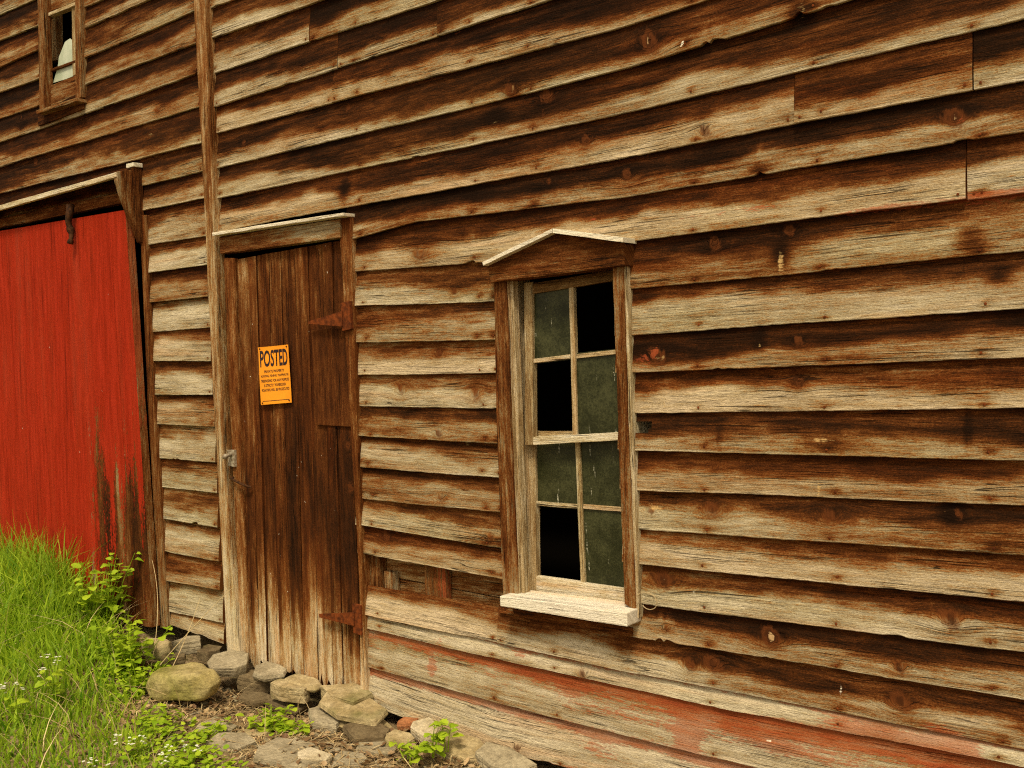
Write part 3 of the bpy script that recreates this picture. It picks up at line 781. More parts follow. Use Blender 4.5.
slab('muntin', [(44.5, 71), (44.5, 73.5), (79, 61), (79, 58.5)], -.01, .015, wood, w2, 'h', D=.62)
slab('stile', [(71.5, 4), (72.5, 76), (79.5, 73), (79, 0)], -.008, .02, pale, w2, 'v', D=.5)
slab('jamb', [(48, 17), (49.5, 62), (57, 60), (56, 14)], .06, .10, wood, w2, 'v', D=.35)
slab('broken_pane', [(53, 83), (58, 66), (59, 57), (65, 42), (70, 38.5), (73, 41), (76, 48), (78, 46), (78, 74), (66, 79)], .004, .007, shard_m, w2, bev=0)

# ---- red sliding door under its hood
def red_D(x, y, z):
    return .58 + .25 * vn(x * 18, z * 1.2)
xe = W(153, 600, -.09).x
def red_amt(x, y, z):
    edge = ss(xe - .85, xe - .22, x) * ss(1.75, .75, z + .25 * vn(x * 12, 1.0) + .2 * vn(x * 45, 2.0))
    return 1.10 - .82 * edge - .35 * ss(xe - .05, xe, x) + .16 * vn(x * 26, z * .8) + .08 * vn(x * 70, z * 2)
zt0, zt1 = W(0, 231, -.09), W(125, 209.9, -.09)
sl = (zt1.z - zt0.z) / (zt1.x - zt0.x)
mb = MB()
xl = zt1.x - 3.2; zlow = W(153, 627.4, -.09).z
edges = [zt1.x + (W(153, 627.4, -.09).x - zt1.x) * 0 - .155 * k for k in range(0, 21)]
for k in range(20):
    x1_, x0_ = edges[k], edges[k + 1]
    seed = random.random(); s = seed * 300
    nu, nv = 90, 9
    a = np.linspace(0, 1, nu + 1)[:, None]; c = np.linspace(0, 1, nv + 1)[None, :]
    X = x0_ + .0001 + (x1_ - x0_ - .0002) * c + 0 * a
    lean = W(153, 627.4, -.09).x - zt1.x
    Zt = zt1.z + sl * (X - zt1.x); Zb = zlow + 0 * X - .01 * 0 + .004 * vn(X * 50, 1)
    Z = Zt * (1 - a) + Zb * a
    X = X + lean * a
    Y = -.09 - .0008 * vn(Z * .9 + s, 2) + .0004 * np.cos(2 * np.pi * c) + 0 * X
    D = red_D(X, Y, Z) + .1 * vn(Z * 2 + s, X * 20); rd = red_amt(X, Y, Z)
    wh = np.where(np.random.default_rng(k).random(X.shape) > .9988, .5, 0.0)
    I = np.arange((nu + 1) * (nv + 1)).reshape(nu + 1, nv + 1)
    q = np.stack([I[:-1, :-1], I[1:, :-1], I[1:, 1:], I[:-1, 1:]], -1).reshape(-1, 4)
    mb.add(np.stack([X, Y, Z], -1).reshape(-1, 3), q, np.stack([Z + s, X + s], -1).reshape(-1, 2),
           np.stack([np.full(X.shape, seed), D, rd, 0 * D], -1).reshape(-1, 4), np.stack([0 * D, wh, 0 * D, 0 * D], -1).reshape(-1, 4))
sd = mb.build('sliding_door', [paintw], barn)
sd['label'] = 'red painted sliding barn door, worn bare at its lower right'
a_, b_ = W(125, 209.9, -.09), W(153, 627.4, -.09)
fin(prism_bm([Vector((a_.x - .02, -.088, a_.z)), Vector((b_.x - .02, -.088, b_.z)), Vector((b_.x + .0, -.088, b_.z)), Vector((a_.x + .0, -.088, a_.z))],
             [Vector((a_.x - .02, -.045, a_.z)), Vector((b_.x - .02, -.045, b_.z)), Vector((b_.x, -.045, b_.z)), Vector((a_.x, -.045, a_.z))], .002), 'edge_board', wood, sd, 'v', D=.5,
    red=lambda x, y, z: .8 * ss(.9, 1.8, z))
# track rail behind the hood
tr0, tr1 = W(0, 222, -.07), W(122, 196, -.07)
def along(p, q, x): return p.z + (q.z - p.z) * (x - p.x) / (q.x - p.x)
fr = [Vector((XL, -.07, along(tr0, tr1, XL) - .035)), Vector((tr1.x + .02, -.07, along(tr0, tr1, tr1.x + .02) - .035)), Vector((tr1.x + .02, -.07, along(tr0, tr1, tr1.x) + .02)), Vector((XL, -.07, along(tr0, tr1, XL) + .02))]
fin(prism_bm(fr, [Vector((p.x, -.03, p.z)) for p in fr]), 'door_track', wood, barn, 'h', D=.55)
YH = -.17
h0, h1 = W(0, 207.5, YH), W(116, 174.5, YH)
zb0 = W(143, 172, -.03).z
fr = [Vector((XL, YH, along(h0, h1, XL) - .018)), Vector((h1.x, YH, h1.z - .012)), Vector((h1.x, YH, h1.z + .012)), Vector((XL, YH, along(h0, h1, XL) + .018))]
fin(prism_bm(fr, [Vector((p.x, YH + .022, p.z)) for p in fr], .002), 'hood_fascia', pale, barn, 'h', D=.22)
rt = [Vector((XL, YH + .023, along(h0, h1, XL) + .004)), Vector((h1.x, YH + .023, h1.z + .004)), Vector((h1.x, YH + .023, h1.z + .018)), Vector((XL, YH + .023, along(h0, h1, XL) + .018))]
fin(prism_bm(rt, [Vector((p.x, -.02, p.z + .05)) for p in rt], .002), 'hood_board', wood, barn, 'h', D=.65)
# shaped bracket closing the hood's end
bx0 = h1.x - .028
prof = [(-.166, h1.z + .015), (-.166, h1.z - .03), (-.145, h1.z - .10), (-.11, h1.z - .19), (-.08, h1.z - .26), (-.05, h1.z - .33), (-.02, h1.z - .34), (-.02, h1.z + .05)]
fin(prism_bm([Vector((bx0 + .03, y, z)) for y, z in prof], [Vector((bx0, y, z)) for y, z in prof], .003), 'hood_bracket', wood, barn, 'v', D=lambda x, y, z: .62 - .25 * (y < -.13))
fin(box_bm(bx0 - .03, bx0 + .035, -.075, -.02, h1.z + .052, h1.z + .074), 'hood_end_cap', pale, barn, 'h', D=.1)
# hanger: a twisted iron hook
bm = bmesh.new()
hp = W(69, 205, -.12)
pts = []
for i in range(16):
    f = i / 15
    pts.append(Vector((hp.x + .006 * math.sin(f * 9), -.12 + .006 * math.cos(f * 9), hp.z - .21 * f)))
tube(bm, pts, [.022 - .012 * (i / 15) + (.006 if i in (9, 10, 14, 15) else 0) for i in range(16)], 8)
fin(bm, 'hanger', darkiron, barn, smooth=True)

# ------------------------------------------------------------------ posted sign on the plank door
YS = -.030
sc_ = [W(259, 347.5, YS), W(261, 405, YS), W(291, 402.5, YS), W(288.5, 344.5, YS)]
sign = empty('posted_notice', (sc_[1] + sc_[2]) / 2, 'orange POSTED no trespassing notice tacked to the brown plank door', 'sign')
def sp_(u, v, d=0.0):
    a = sc_[1] * (1 - u) + sc_[2] * u; b = sc_[0] * (1 - u) + sc_[3] * u
    p = a * (1 - v) + b * v
    p.y = YS - d - .004 * math.sin(u * 5 + v * 2) - .005 * max(0, v - .9) * 10 * (1 - u) * .6
    return p
bm = bmesh.new(); n_ = 14
g = [[bm.verts.new(sp_(i / n_, j / n_)) for i in range(n_ + 1)] for j in range(n_ + 1)]
g2 = [[bm.verts.new(sp_(i / n_, j / n_, -.0008)) for i in range(n_ + 1)] for j in range(n_ + 1)]
for j in range(n_):
    for i in range(n_):
        bm.faces.new((g[j][i], g[j][i + 1], g[j + 1][i + 1], g[j + 1][i]))
        bm.faces.new((g2[j][i], g2[j + 1][i], g2[j + 1][i + 1], g2[j][i + 1]))
paper = simple('orange_paper', (.90, .33, .012), .6, (.84, .29, .010), 12)
ink = simple('black_ink', (.022, .010, .012), .7)
fin(bm, 'paper', paper, sign, smooth=True)
def lettering(txt, u0, u1, v0, v1, bold=.0):
    cu = bpy.data.curves.new('txt', 'FONT'); cu.body = txt; cu.size = 1; cu.offset = bold; cu.resolution_u = 3
    to = bpy.data.objects.new('txt', cu); COL.objects.link(to)
    bpy.context.view_layer.update()
    me = bpy.data.meshes.new_from_object(to.evaluated_get(bpy.context.evaluated_depsgraph_get()))
    bpy.data.objects.remove(to)
    n = len(me.vertices); c = np.empty(n * 3); me.vertices.foreach_get('co', c); c = c.reshape(-1, 3)
    lo, hi = c.min(0), c.max(0)
    bm = bmesh.new(); bm.from_mesh(me)
    for v in bm.verts:
        u = u0 + (u1 - u0) * (v.co.x - lo[0]) / (hi[0] - lo[0]); w = v0 + (v1 - v0) * (v.co.y - lo[1]) / (hi[1] - lo[1])
        v.co = sp_(u, w, .0010)
    fin(bm, 'lettering', ink, sign)
lettering('POSTED', .05, .95, .65, .94, .022)
for txt, a, b, v in (('PRIVATE PROPERTY', .18, .80, .545), ('HUNTING, FISHING, TRAPPING OR', .06, .95, .465), ('TRESPASSING FOR ANY PURPOSE', .06, .95, .385),
                     ('IS STRICTLY FORBIDDEN', .16, .84, .305), ('VIOLATORS WILL BE PROSECUTED', .06, .95, .225)):
    lettering(txt, a, b, v, v + .048, .012)
lettering('_' * 24, .08, .93, .055, .064)

for u_, v_ in ((.06, .97), (.94, .97), (.07, .03), (.93, .04)):
    bm = bmesh.new(); q = sp_(u_, v_, .0015)
    bmesh.ops.create_uvsphere(bm, u_segments=8, v_segments=6, radius=.0035, matrix=Matrix.Translation(q))
    fin(bm, 'tack', darkiron, sign, smooth=True)

# ------------------------------------------------------------------ ground
def zg(x, y):
    z = .085 + .035 * ss(-3.6, -4.3, x) + .17 * ss(-4.45, -5.0, x) * ss(-1.3, -.2, y) + .03 * ss(-5, -6, x)
    z = z - .05 * ss(-3.1, -2.3, x) - .06 * ss(-2.3, -1.2, x) - .02 * ss(-.5, -1.3, y)
    return z + .016 * vn(x * 2.1, y * 2.1) + .008 * vn(x * 7, y * 7)
def ground():
    bm = bmesh.new()
    xs = np.concatenate([np.linspace(-400, -12, 10), np.linspace(-11, 3, 200), np.linspace(4, 400, 10)])
    ys = np.concatenate([np.linspace(-400, -6, 10), np.linspace(-5.5, .6, 110), np.linspace(2, 400, 8)])
    XX, YY = np.meshgrid(xs, ys); ZZ = zg(XX, YY)
    me = bpy.data.meshes.new('ground')
    P = np.stack([XX, YY, ZZ], -1).reshape(-1, 3)
    I = np.arange(len(P)).reshape(len(ys), len(xs))
    q = np.stack([I[:-1, :-1], I[:-1, 1:], I[1:, 1:], I[1:, :-1]], -1).reshape(-1, 4)
    me.from_pydata(P.tolist(), [], q.tolist())
    me.polygons.foreach_set('use_smooth', [True] * len(me.polygons))
    m, t, b = nt('bare_earth'); k = NB(t)
    tc = k.node('ShaderNodeTexCoord').outputs['Object']
    n = k.noise(tc, sc=6, det=6, rough=.7); n2 = k.noise(tc, sc=70, det=4, rough=.7)
    c = k.ramp(n2, [(.3, (.085, .055, .028)), (.5, (.21, .145, .075)), (.72, (.40, .30, .17))])
    c = k.mix(k.math('MULTIPLY', k.step(n, .5, .7), .5), c, (.09, .10, .02))
    k.put(b.inputs['Base Color'], c); b.inputs['Roughness'].default_value = .95; b.inputs['Specular IOR Level'].default_value = .1
    k.put(b.inputs['Normal'], k.bump(k.math('MULTIPLY_ADD', n2, .6, n), .9, .02))
    o = link('ground', me, m); tag(o, 'bare earth and litter at the foot of the barn', 'ground', kind='structure')
ground()

# packed rubble course behind the loose stones
bm = bmesh.new()
bmesh.ops.create_grid(bm, x_segments=220, y_segments=16, size=.5)
for v in bm.verts:
    x = v.co.x * 9 - 5; f = v.co.y + .5
    z = -.25 + f * .62
    v.co = Vector((x, .14 + .04 * float(vn(x * 7, z * 9)) + .02 * float(vn(x * 25, z * 30)), z))
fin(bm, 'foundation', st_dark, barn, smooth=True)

# ------------------------------------------------------------------ stones
def stone_mesh(w, d, h, seed, rounded=.25, nz=.07):
    lay_k = .25 if rounded < .5 else .06
    r = random.Random(seed)
    bm = bmesh.new()
    pts = []
    nside = r.choice((5, 6, 6, 7)) if rounded < .5 else 8
    ph = r.random() * 6
    rad = [r.uniform(.80, 1.04) for _ in range(nside)]; ang = [r.uniform(-.28, .28) for _ in range(nside)]
    tx, ty = r.uniform(-.12, .12), r.uniform(-.12, .12)
    flat = rounded < .5
    for lvl, sc in ((-.5, r.uniform(.90, 1.0)), (r.uniform(-.2, .2), 1.0), (.5, r.uniform(.93, 1.0))) if flat else ((-.5, .86), (0, 1.0), (.5, .82)):
        for i in range(nside):
            a = ph + i * 2 * math.pi / nside + (ang[i] if flat else r.uniform(-.25, .25))
            cx, cy = math.cos(a), math.sin(a)
            q = (abs(cx) ** 3.2 + abs(cy) ** 3.2) ** (-1 / 3.2)
            jr = rad[i] * r.uniform(.97, 1.02) if flat else r.uniform(.86, 1.03)
            X_, Y_ = cx * q * .5 * sc * jr, cy * q * .5 * sc * jr
            pts.append((X_, Y_, lvl + (tx * X_ + ty * Y_) * 2 if flat else lvl + r.uniform(-.08, .08)))
    for p in pts: bm.verts.new((p[0] * w, p[1] * d, p[2] * h))
    res = bmesh.ops.convex_hull(bm, input=bm.verts)
    bmesh.ops.delete(bm, geom=[g for g in res['geom_interior'] if isinstance(g, bmesh.types.BMVert)], context='VERTS')
    bmesh.ops.dissolve_limit(bm, angle_limit=R(9), verts=bm.verts[:], edges=bm.edges[:])
    bmesh.ops.bevel(bm, geom=bm.edges[:], offset=min(w, d, h) * (rounded * .45 if rounded > .5 else .07), segments=2, profile=.55, affect='EDGES', clamp_overlap=True)
    bmesh.ops.triangulate(bm, faces=bm.faces[:])
    for _ in range(4):
        es = [e for e in bm.edges if e.calc_length() > .016]
        if not es: break
        bmesh.ops.subdivide_edges(bm, edges=es, cuts=1)
        bmesh.ops.triangulate(bm, faces=[f for f in bm.faces if len(f.verts) > 3])
    bm.normal_update()
    off = Vector((seed * 3.1, seed * 1.7, 0))
    m = min(w, d, h)
    for v in bm.verts:
        n = mn.noise(v.co * 9 + off) * nz * m * 1.4 + mn.noise(v.co * 30 + off) * nz * m * .6
        lay = abs(((v.co.z / h + mn.noise(v.co * 6 + off) * .12) * 3.3) % 1 - .5)
        n -= max(0, .16 - lay) * lay_k * m * (1 if abs(v.normal.z) < .6 else 0)
        v.co += v.normal * n
    return bm
ST_N = 0
def stone(x0, y0, x1, y1, yf, d, mat, label, yaw=0, tilt=(0, 0), cat='stone', group='stones along the barn footing', name='fieldstone', rounded=.25, nz=.045, lie=False):
    """a stone surveyed by its extent on the photograph, its front at Y = yf and its depth d"""
    global ST_N; ST_N += 1
    if rounded < .5: d *= 1.25; tilt = (tilt[0] + 4, tilt[1])
    xc, yc = (x0 + x1) / 2, (y0 + y1) / 2
    k = DIST / (DIST + yf)
    hpm = (xc + 840) ** 2 * .3757 / (F_PX * DIST) * k; vpm = (xc + 840) * .1946 * k
    w = max(.07, (x1 - x0 - 165 * k * d * .45) / hpm * 1.22); h = max(.03, (y1 - y0 - 75 * d) / vpm * .98)
    p = W(xc, yc, yf + d * (.5 if rounded > .5 else .32))
    if lie:
        for k_ in range(60):
            p = W(xc, yc, -1.1 + k_ * .018)
            if p.z < float(zg(p.x, p.y)) + h * .38: break
    bm = stone_mesh(w, d, h, ST_N * 7 + 3, rounded, nz)
    me = bpy.data.meshes.new(name); bm.to_mesh(me); bm.free()
    me.polygons.foreach_set('use_smooth', [rounded > .5] * len(me.polygons))
    o = link(name, me, mat)
    o.location = (p.x, p.y, p.z); o.rotation_euler = (R(tilt[0]), R(tilt[1]), R(yaw))
    tag(o, label, cat, group)
    return o
S = stone
S(172, 632, 205, 659, -.16, .14, st_grey, 'grey block of stone under the clapboards left of the plank door', 8)
S(205, 651, 251, 677, -.19, .15, st_grey, 'wide flat grey slab under the left edge of the plank door', -6, (4, 3))
S(150, 660, 216, 706, -.46, .22, st_moss, 'large rounded yellowish boulder lying in the weeds by the barn', 12, (3, -6), 'boulder', None, 'boulder', .8, .06)
S(237, 668, 273, 697, -.15, .12, st_dark, 'dark broken stone below the left bottom corner of the plank door', 10, (0, 4))
S(250, 663, 288, 681, -.13, .12, st_grey, 'thin grey slab directly beneath the plank door, left of its middle', -4, (2, 5))
S(271, 677, 313, 705, -.17, .12, st_tan, 'squared tan stone block under the middle of the plank door', 5, (0, 5))
S(285, 675, 324, 691, -.14, .12, st_tan, 'thin rounded cap stone touching the jagged bottom of the plank door', 0, (3, 4), rounded=.6)
S(266, 697, 310, 713, -.17, .12, st_dark, 'dark thin stone beneath the squared tan block', 3, (0, 5))
S(320, 684, 370, 710, -.13, .12, st_tan, 'mossy tan slab under the right end of the plank door', 2, (2, 6))
S(312, 697, 388, 716, -.20, .17, st_tan, 'largest jutting tan ledge slab below the right door casing', -4, (3, 9))
S(318, 711, 396, 730, -.19, .15, st_tan, 'second tan slab directly under the jutting ledge slab', 3, (2, 8))
S(306, 708, 346, 731, -.25, .12, st_grey, 'layered grey stone tucked below the two ledge slabs', 8, (0, 8))
S(342, 723, 392, 742, -.26, .14, st_dark, 'low dark slab beneath the two ledge slabs', -3, (0, 6))
S(384, 731, 415, 754, -.22, .10, st_tan, 'small tan stone left of the pale slab under the red stained clapboards', 20, (0, 10))
S(408, 721, 442, 744, -.13, .09, st_pale, 'pale buff slab tilted under the lowest red stained clapboard', -10, (8, 8))
S(428, 736, 494, 764, -.14, .13, st_tan, 'long tan stone below the lowest clapboard right of the pale slab', 4, (4, 8))
S(474, 750, 535, 780, -.14, .12, st_grey, 'rightmost grey footing stone cut by the bottom of the photo', -2, (2, 6))
S(354, 738, 400, 759, -.33, .15, st_grey, 'flat grey stone sunk in the litter below the ledge slabs', 12, (-4, 3), lie=True)
S(398, 717, 418, 731, -.08, .06, st_brick, 'small reddish brick scrap wedged under the lowest clapboard', 20, cat='brick', group=None, name='brick_scrap')
S(330, 752, 372, 770, -.5, .10, st_grey, 'flat grey stone at the bottom edge right of the whitish stone', -15, (-4, 3), lie=True)
S(238, 728, 270, 742, -.5, .09, st_tan, 'flat tan chip of stone among the litter left of the yellow green tuft', 30, (-4, 3), lie=True)
S(200, 720, 236, 741, -.60, .09, st_grey, 'small grey rock lying on the earth below the boulder', 25, (-4, 3), lie=True)
S(206, 733, 256, 752, -.62, .14, st_grey, 'flat grey flagstone on the bare earth beside the small grey rock', -8, (-4, 3), lie=True)
S(255, 744, 330, 767, -.52, .20, st_grey, 'long flat grey stone in the litter at the bottom of the photo', 5, (-4, 3), lie=True)
S(296, 749, 330, 768, -.58, .09, st_pale, 'whitish stone lying beside the long flat grey stone', 10, (-4, 3), lie=True)
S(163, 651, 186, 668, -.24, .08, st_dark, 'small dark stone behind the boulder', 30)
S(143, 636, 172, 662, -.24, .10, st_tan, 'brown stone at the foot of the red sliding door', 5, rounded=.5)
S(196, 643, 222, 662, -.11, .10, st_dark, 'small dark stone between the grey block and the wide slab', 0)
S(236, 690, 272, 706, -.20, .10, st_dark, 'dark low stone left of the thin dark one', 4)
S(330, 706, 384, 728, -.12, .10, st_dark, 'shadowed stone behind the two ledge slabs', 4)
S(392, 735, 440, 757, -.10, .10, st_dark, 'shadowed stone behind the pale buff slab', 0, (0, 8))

# ------------------------------------------------------------------ vegetation
class LB:
    def __init__(s): s.v = []; s.f = []; s.c = []
    def strip(s, pts, widths, side, c):
        b = len(s.v)
        for p, w in zip(pts, widths):
            s.v.append(p - side * w); s.v.append(p + side * w); s.c += [c, c]
        for i in range(len(pts) - 1):
            s.f.append((b + 2 * i, b + 2 * i + 1, b + 2 * i + 3, b + 2 * i + 2))
    def leaf(s, base, d, up, ln, wd, c, lobes=0, fold=.25, droop=.3):
        """broad leaf with a folded midrib and a toothed or lobed outline"""
        d = d.normalized(); side = d.cross(up).normalized(); up = side.cross(d).normalized()
        n = 7; b = len(s.v)
        for i in range(n):
            f = i / (n - 1)
            w = wd * (math.sin(math.pi * min(1, f * .93 + .05)) ** .7) * (1 + (.22 if i % 2 else -.12) * (1 if lobes else .45)) * (0 if i == n - 1 else 1)
            m = base + d * ln * f - up * droop * ln * f * f
            s.v += [m - side * w + up * fold * w, m.copy(), m + side * w + up * fold * w]
            s.c += [c * .92, c, min(1, c * 1.08)]
        for i in range(n - 1):
            k = b + i * 3
            s.f += [(k, k + 1, k + 4, k + 3), (k + 1, k + 2, k + 5, k + 4)]
    def build(s, name, mat, parent=None):
        me = bpy.data.meshes.new(name); me.from_pydata([tuple(p) for p in s.v], [], s.f)
        a = me.attributes.new('A', 'FLOAT_COLOR', 'POINT')
        a.data.foreach_set('color', np.array([(c, c, c, 1) for c in s.c], np.float32).ravel())
        me.polygons.foreach_set('use_smooth', [True] * len(me.polygons))
        return link(name, me, mat, parent)
rr = random.Random(11)
def rv(s=1.0): return Vector((rr.uniform(-1, 1), rr.uniform(-1, 1), rr.uniform(-1, 1))) * s
def blade(lb, x, y, h, w, c, lean=.5):
    z = float(zg(x, y)) - .01
    a = rr.uniform(0, 2 * math.pi); d = Vector((math.cos(a), math.sin(a), 0))
    b = rr.uniform(0, 2 * math.pi); side = Vector((math.cos(b), math.sin(b), 0))
    k = rr.uniform(.1, lean)
    pts = [Vector((x, y, z)) + Vector((0, 0, h * (f - .25 * k * f * f))) + d * h * k * f * f for f in (0, .3, .6, .83, 1)]
    lb.strip(pts, [w, w * .95, w * .75, w * .42, w * .04], side, c)
def grass_density(x, y):
    """how much grass grows here: thick by the red door, thinning to bare earth by the stones"""
    e = -4.55 - .55 * ss(-.30, -.75, y) * -1.0
    edge = -4.85 + 1.40 * ss(-.15, -.95, y)
    return float(ss(edge + .25, edge - .35, x + .12 * vn(x * 3, y * 3)))
lb = LB(); cnt = 0
while cnt < 27000:
    x = rr.uniform(-8.5, -3.2); y = rr.uniform(-1.9, -.13)
    if rr.random() > grass_density(x, y): continue
    near = float(ss(-.9, -.2, y)); lf = float(ss(-4.9, -5.5, x))
    patch = float(vn(x * 1.8, y * 1.8))
    h = rr.uniform(.09, .20) + (.20 * lf * near + .12 * lf) * rr.uniform(.5, 1.3) + .05 * max(0, patch)
    h *= .40 + .60 * float(ss(-4.0, -5.0, x))
    c = min(1, max(0, rr.gauss(.60, .25) + .25 * patch - .20 * near * lf))
    blade(lb, x, y, h, rr.choice((rr.uniform(.0016, .003), rr.uniform(.003, .005), rr.uniform(.005, .0085))), c, rr.choice((.5, .9, 1.3)))
    cnt += 1
g = lb.build('grass', grass_m); tag(g, 'long bright green grass growing along the red barn door', 'grass', kind='stuff')
lb = LB(); cnt = 0
while cnt < 900:
    x = rr.uniform(-8.0, -3.4); y = rr.uniform(-1.7, -.13)
    if rr.random() > .25 + grass_density(x, y): continue
    blade(lb, x, y, rr.uniform(.12, .30) + .18 * float(ss(-4.9, -5.5, x)), rr.uniform(.001, .0026), rr.random(), 1.4); cnt += 1
o = lb.build('dry_grass', straw_m); tag(o, 'bent dry straw coloured grass among the green blades', 'dry grass', kind='stuff')
# low creeping weeds between the grass and the stones
lb = LB(); cnt = 0
while cnt < 1700:
    x = rr.uniform(-6.5, -2.9); y = rr.uniform(-1.5, -.15)
    e_ = -4.75 + 1.55 * float(ss(-.15, -.95, y))
    q = abs(x - e_ + .1) / .45
    if rr.random() < q or float(vn(x * 5, y * 5)) < -.25: continue
    z = float(zg(x, y)) + rr.uniform(.005, .06); a = rr.uniform(0, 6.28)
    lb.leaf(Vector((x, y, z)), Vector((math.cos(a), math.sin(a), rr.uniform(-.1, .6))), Vector((0, 0, 1)) + rv(.4), rr.uniform(.012, .034), rr.uniform(.006, .014), min(1, max(0, rr.gauss(.38, .3))), 1, rr.uniform(0, .4), rr.uniform(0, .5))
    cnt += 1
o = lb.build('creeping_weeds', weed_m); tag(o, 'small round leaved creeping weeds at the edge of the grass', 'weeds', kind='stuff')
# dry straw and dead leaves
lb = LB()
for _ in range(3600):
    x = rr.uniform(-5.2, -2.2); y = -abs(rr.gauss(0, .42)) - .12
    if y < -1.5 or (rr.random() < .7 * grass_density(x, y)): continue
    z = float(zg(x, y)) + rr.uniform(.0, .018)
    a = rr.uniform(0, math.pi); d = Vector((math.cos(a), math.sin(a), rr.uniform(-.12, .2)))
    L_ = rr.uniform(.04, .16); p = Vector((x, y, z)); bend = rv(.02)
    lb.strip([p - d * L_ / 2, p + bend, p + d * L_ / 2], [.0005, rr.choice((.0009, .0012, .0026)), .0004], Vector((-d.y, d.x, 0)).normalized(), rr.random())
o = lb.build('straw', straw_m); tag(o, 'dry straw strewn over the bare earth', 'straw', kind='stuff')
lb = LB()
for _ in range(2400):
    x = rr.uniform(-5.4, -2.2); y = -abs(rr.gauss(0, .38)) - .1
    if y < -1.5: continue
    z = float(zg(x, y)) + rr.uniform(.003, .02)
    a = rr.uniform(0, 6.3)
    lb.leaf(Vector((x, y, z)), Vector((math.cos(a), math.sin(a), rr.uniform(-.2, .4))), Vector((rr.uniform(-.4, .4), rr.uniform(-.4, .4), 1)), rr.uniform(.012, .038), rr.uniform(.005, .012), rr.random() ** 1.5, 1, rr.uniform(-.3, .6), rr.uniform(-.5, .5))
o = lb.build('dead_leaves', litter_m); tag(o, 'brown dead leaves scattered at the foot of the stones', 'dead leaves', kind='stuff')

# pebbles and crumbled stone in the dirt
bm = bmesh.new()
for _ in range(420):
    x = rr.uniform(-4.6, -2.2); y = -abs(rr.gauss(0, .35)) - .12
    if rr.random() < grass_density(x, y): continue
    q = rr.uniform(.004, .013) * rr.choice((1, 1, 1, 1.8))
    mt = Matrix.Translation((x, y, float(zg(x, y)) + q * .3)) @ Matrix.Rotation(rr.uniform(0, 6), 4, 'Z') @ Matrix.Diagonal((q * 1.5, q, q * .6, 1))
    r_ = bmesh.ops.create_icosphere(bm, subdivisions=1, radius=1, matrix=mt)
    for v in r_['verts']: v.co += rv(q * .28)
me = bpy.data.meshes.new('pebbles'); bm.to_mesh(me); bm.free()
tag(link('pebbles', me, st_grey), 'crumbled stone chips and pebbles in the dirt', 'pebbles', kind='stuff')

def plant(px, py, y, h, nst, spread, lsize, label, name='weed', mat=weed_m, lobes=1, group=None, cat='plant', flower=False, nleaf=9, zoff=0):
    p = W(px, py, y); z = float(zg(p.x, p.y)) - .005 + zoff
    root = empty(name, (p.x, p.y, z), label, cat, group)
    st = LB(); fo = LB(); fl = LB()
    for k in range(nst):
        a = rr.uniform(0, 6.28); d = Vector((math.cos(a), math.sin(a), 0))
        hh = h * rr.uniform(.65, 1.0); sp = spread * rr.uniform(.3, 1)
        b0 = Vector((p.x, p.y, z)) + d * sp * .25
        def at(f): return b0 + d * sp * f ** 1.5 + Vector((0, 0, hh * f))
        st.strip([at(f) for f in (0, .33, .66, 1)], [.003, .0028, .0022, .0012], Vector((-d.y, d.x, 0)), .35)
        st.strip([at(f) for f in (0, .33, .66, 1)], [.003, .0028, .0022, .0012], d, .35)
        for i in range(nleaf):
            f = .18 + .82 * (i + rr.random()) / nleaf
            q = at(min(1, f)); b = rr.uniform(0, 6.28)
            ld = Vector((math.cos(b), math.sin(b), rr.uniform(.05, .7)))
            sz = lsize * rr.uniform(.6, 1.1) * (1.1 - .4 * f)
            pet = q + ld.normalized() * sz * .35
            st.strip([q, pet], [.0012, .001], Vector((-ld.y, ld.x, 0)).normalized(), .5)
            fo.leaf(pet, ld, Vector((0, 0, 1)) + rv(.35), sz, sz * .42, min(1, max(0, rr.gauss(.55, .22))), lobes, rr.uniform(.05, .4), rr.uniform(.1, .6))
        if flower:
            q = at(1.0)
            for i in range(7):
                c = q + Vector((rr.uniform(-.016, .016), rr.uniform(-.016, .016), rr.uniform(-.02, .02)))
                for j in range(4):
                    b = j * 1.57 + rr.uniform(-.2, .2)
                    fl.leaf(c, Vector((math.cos(b), math.sin(b), .35)), Vector((0, 0, 1)) + rv(.5), .0075, .0036, rr.random(), 0, .1, .1)
    st.build('stem', mat, root); fo.build('foliage', mat, root)
    if flower: tag(fl.build('flowers', petal_m, root), kind='stuff')
    return root
plant(104, 640, -.22, .42, 13, .18, .066, 'tall leafy weed with toothed leaves against the worn corner of the red door', nleaf=11)
plant(130, 662, -.32, .32, 13, .19, .062, 'bushy bright green weed left of the boulder', nleaf=11)
plant(88, 640, -.28, .22, 5, .14, .06, 'low leafy weed in the grass left of the tallest weed', mat=dock_m)
plant(140, 690, -.40, .17, 9, .16, .045, 'low bright weed touching the left side of the boulder')
plant(432, 768, -.22, .14, 3, .06, .045, 'young lime green weed sprouting under the lowest clapboards', nleaf=8, zoff=.03)
plant(447, 752, -.17, .14, 2, .03, .05, 'small lime green sprig standing against the lowest clapboards', nleaf=7, zoff=.04)
plant(408, 768, -.30, .08, 4, .08, .045, 'low lime green seedling left of the taller sprig', nleaf=5, zoff=.02)
plant(592, 772, -.08, .07, 2, .03, .035, 'tiny sprout at the bottom edge under the red stained boards', nleaf=5, zoff=.0)
plant(270, 724, -.34, .10, 9, .10, .05, 'tuft of yellow green weeds in front of the squared tan block', nleaf=6, lobes=0)
plant(292, 727, -.34, .07, 6, .09, .045, 'small spreading weed right of the yellow green tuft', nleaf=5, lobes=0)
plant(205, 715, -.55, .08, 5, .1, .045, 'low weed growing in front of the boulder', nleaf=6)
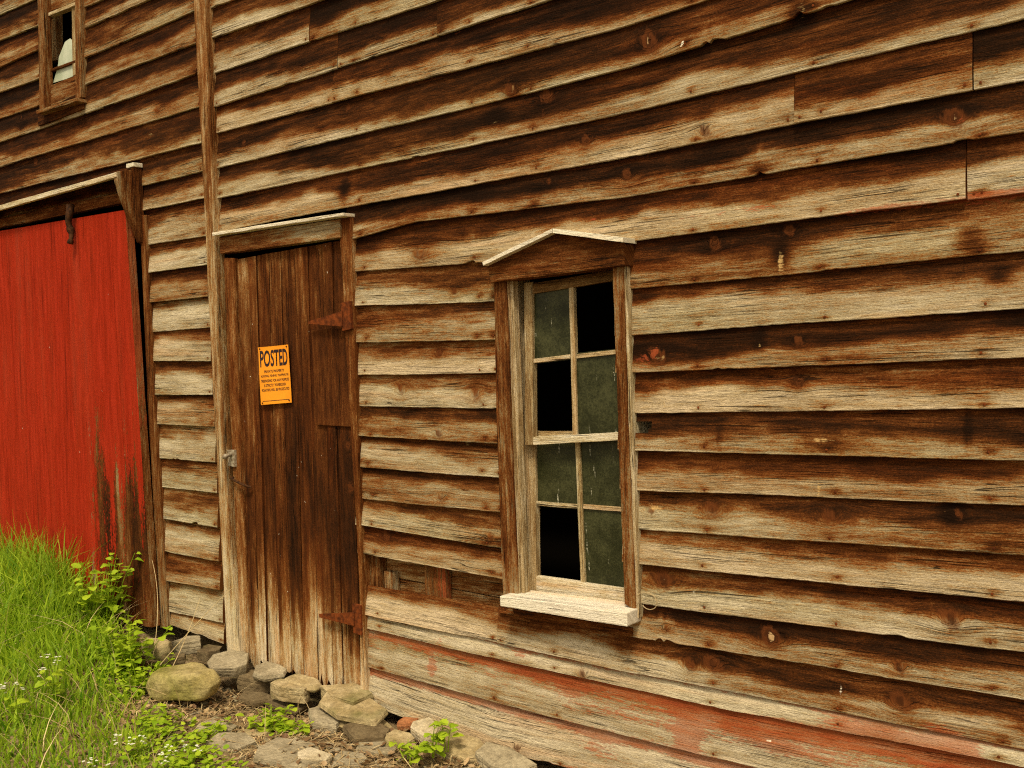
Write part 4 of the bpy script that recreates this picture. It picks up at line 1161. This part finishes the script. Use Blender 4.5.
wf = 'white flowering weeds in the grass'
plant(52, 720, -.75, .26, 3, .06, .055, 'tall white flowering weed with pale round leaves in the grass', 'flowering_weed', weed_m, 1, wf, flower=True, nleaf=6)
plant(14, 745, -.95, .20, 3, .05, .045, 'white flowering weed at the left edge of the grass', 'flowering_weed', weed_m, 1, wf, flower=True, nleaf=5)
plant(190, 762, -.80, .10, 4, .09, .04, 'short white flowering weed below the small grey rock', 'flowering_weed', weed_m, 1, wf, flower=True, nleaf=5)
plant(128, 745, -.85, .12, 3, .06, .04, 'white flowering weed in the middle of the foreground grass', 'flowering_weed', weed_m, 1, wf, flower=True, nleaf=5)
plant(100, 775, -1.05, .11, 3, .05, .04, 'white flowering weed at the bottom edge of the grass', 'flowering_weed', weed_m, 1, wf, flower=True, nleaf=5)
# tall dry stalks leaning over the boulder
for i, (a, b, c, lab) in enumerate((((146, 690), (166, 610), (152, 560), 'curved dry grass stalk in front of the black gap beside the red door'),
                                    ((160, 665), (198, 620), (232, 588), 'long dry stalk leaning right across the lower clapboards'),
                                    ((172, 668), (190, 632), (200, 598), 'short dry stalk leaning over the grey stone block'))):
    p, q, r_ = W(*a, -.3), W(*b, -.22), W(*c, -.16)
    bm = bmesh.new()
    tube(bm, [p * (1 - t) ** 2 + q * 2 * t * (1 - t) + r_ * t * t for t in np.linspace(0, 1, 12)], [.0022 - .0012 * t for t in np.linspace(0, 1, 12)], 6)
    me = bpy.data.meshes.new('dry_stalk'); bm.to_mesh(me); bm.free()
    at = me.attributes.new('A', 'FLOAT_COLOR', 'POINT'); at.data.foreach_set('color', np.tile(np.array([.8, .8, .8, 1], np.float32), len(me.vertices)))
    tag(link('dry_stalk', me, straw_m), lab, 'stalk', 'dry stalks by the boulder')

# ------------------------------------------------------------------ light
w = bpy.data.worlds.new('World'); scn.world = w; w.use_nodes = True
t = w.node_tree; k = NB(t)
bg = [n for n in t.nodes if n.type == 'BACKGROUND'][0]
sky = t.nodes.new('ShaderNodeTexSky'); sky.sky_type = 'NISHITA'; sky.sun_disc = False
EL, AZ = 56, 152                       # sun over the photographer's right shoulder, behind thin cloud
sky.sun_elevation = R(EL); sky.sun_rotation = R(AZ); sky.dust_density = 3.0; sky.ozone_density = .6; sky.air_density = 1.0
hs = t.nodes.new('ShaderNodeHueSaturation'); hs.inputs['Saturation'].default_value = .25
warm = k.mix(1.0, hs.outputs[0], (1.0, .885, .685), "MULTIPLY")
t.links.new(sky.outputs[0], hs.inputs['Color']); t.links.new(warm, bg.inputs[0])
bg.inputs[1].default_value = .09
sd_ = bpy.data.lights.new('sun', 'SUN'); sd_.energy = 1.5; sd_.angle = R(10); sd_.color = (1.0, .86, .64)
so = bpy.data.objects.new('sun', sd_); COL.objects.link(so); so.location = (0, -10, 20)
dirv = Vector((math.sin(R(AZ)) * math.cos(R(EL)), math.cos(R(AZ)) * math.cos(R(EL)), math.sin(R(EL))))
so.rotation_euler = (-dirv).to_track_quat('-Z', 'Y').to_euler()

vs = scn.view_settings
scn.display_settings.display_device = 'sRGB'
vs.view_transform = 'Standard'; vs.look = 'None'; vs.exposure = 1.02; vs.gamma = 1; vs.use_curve_mapping = False
scn.cycles.max_bounces = 6
scn.cycles.use_denoising = False
scn.cycles.filter_width = 1.15
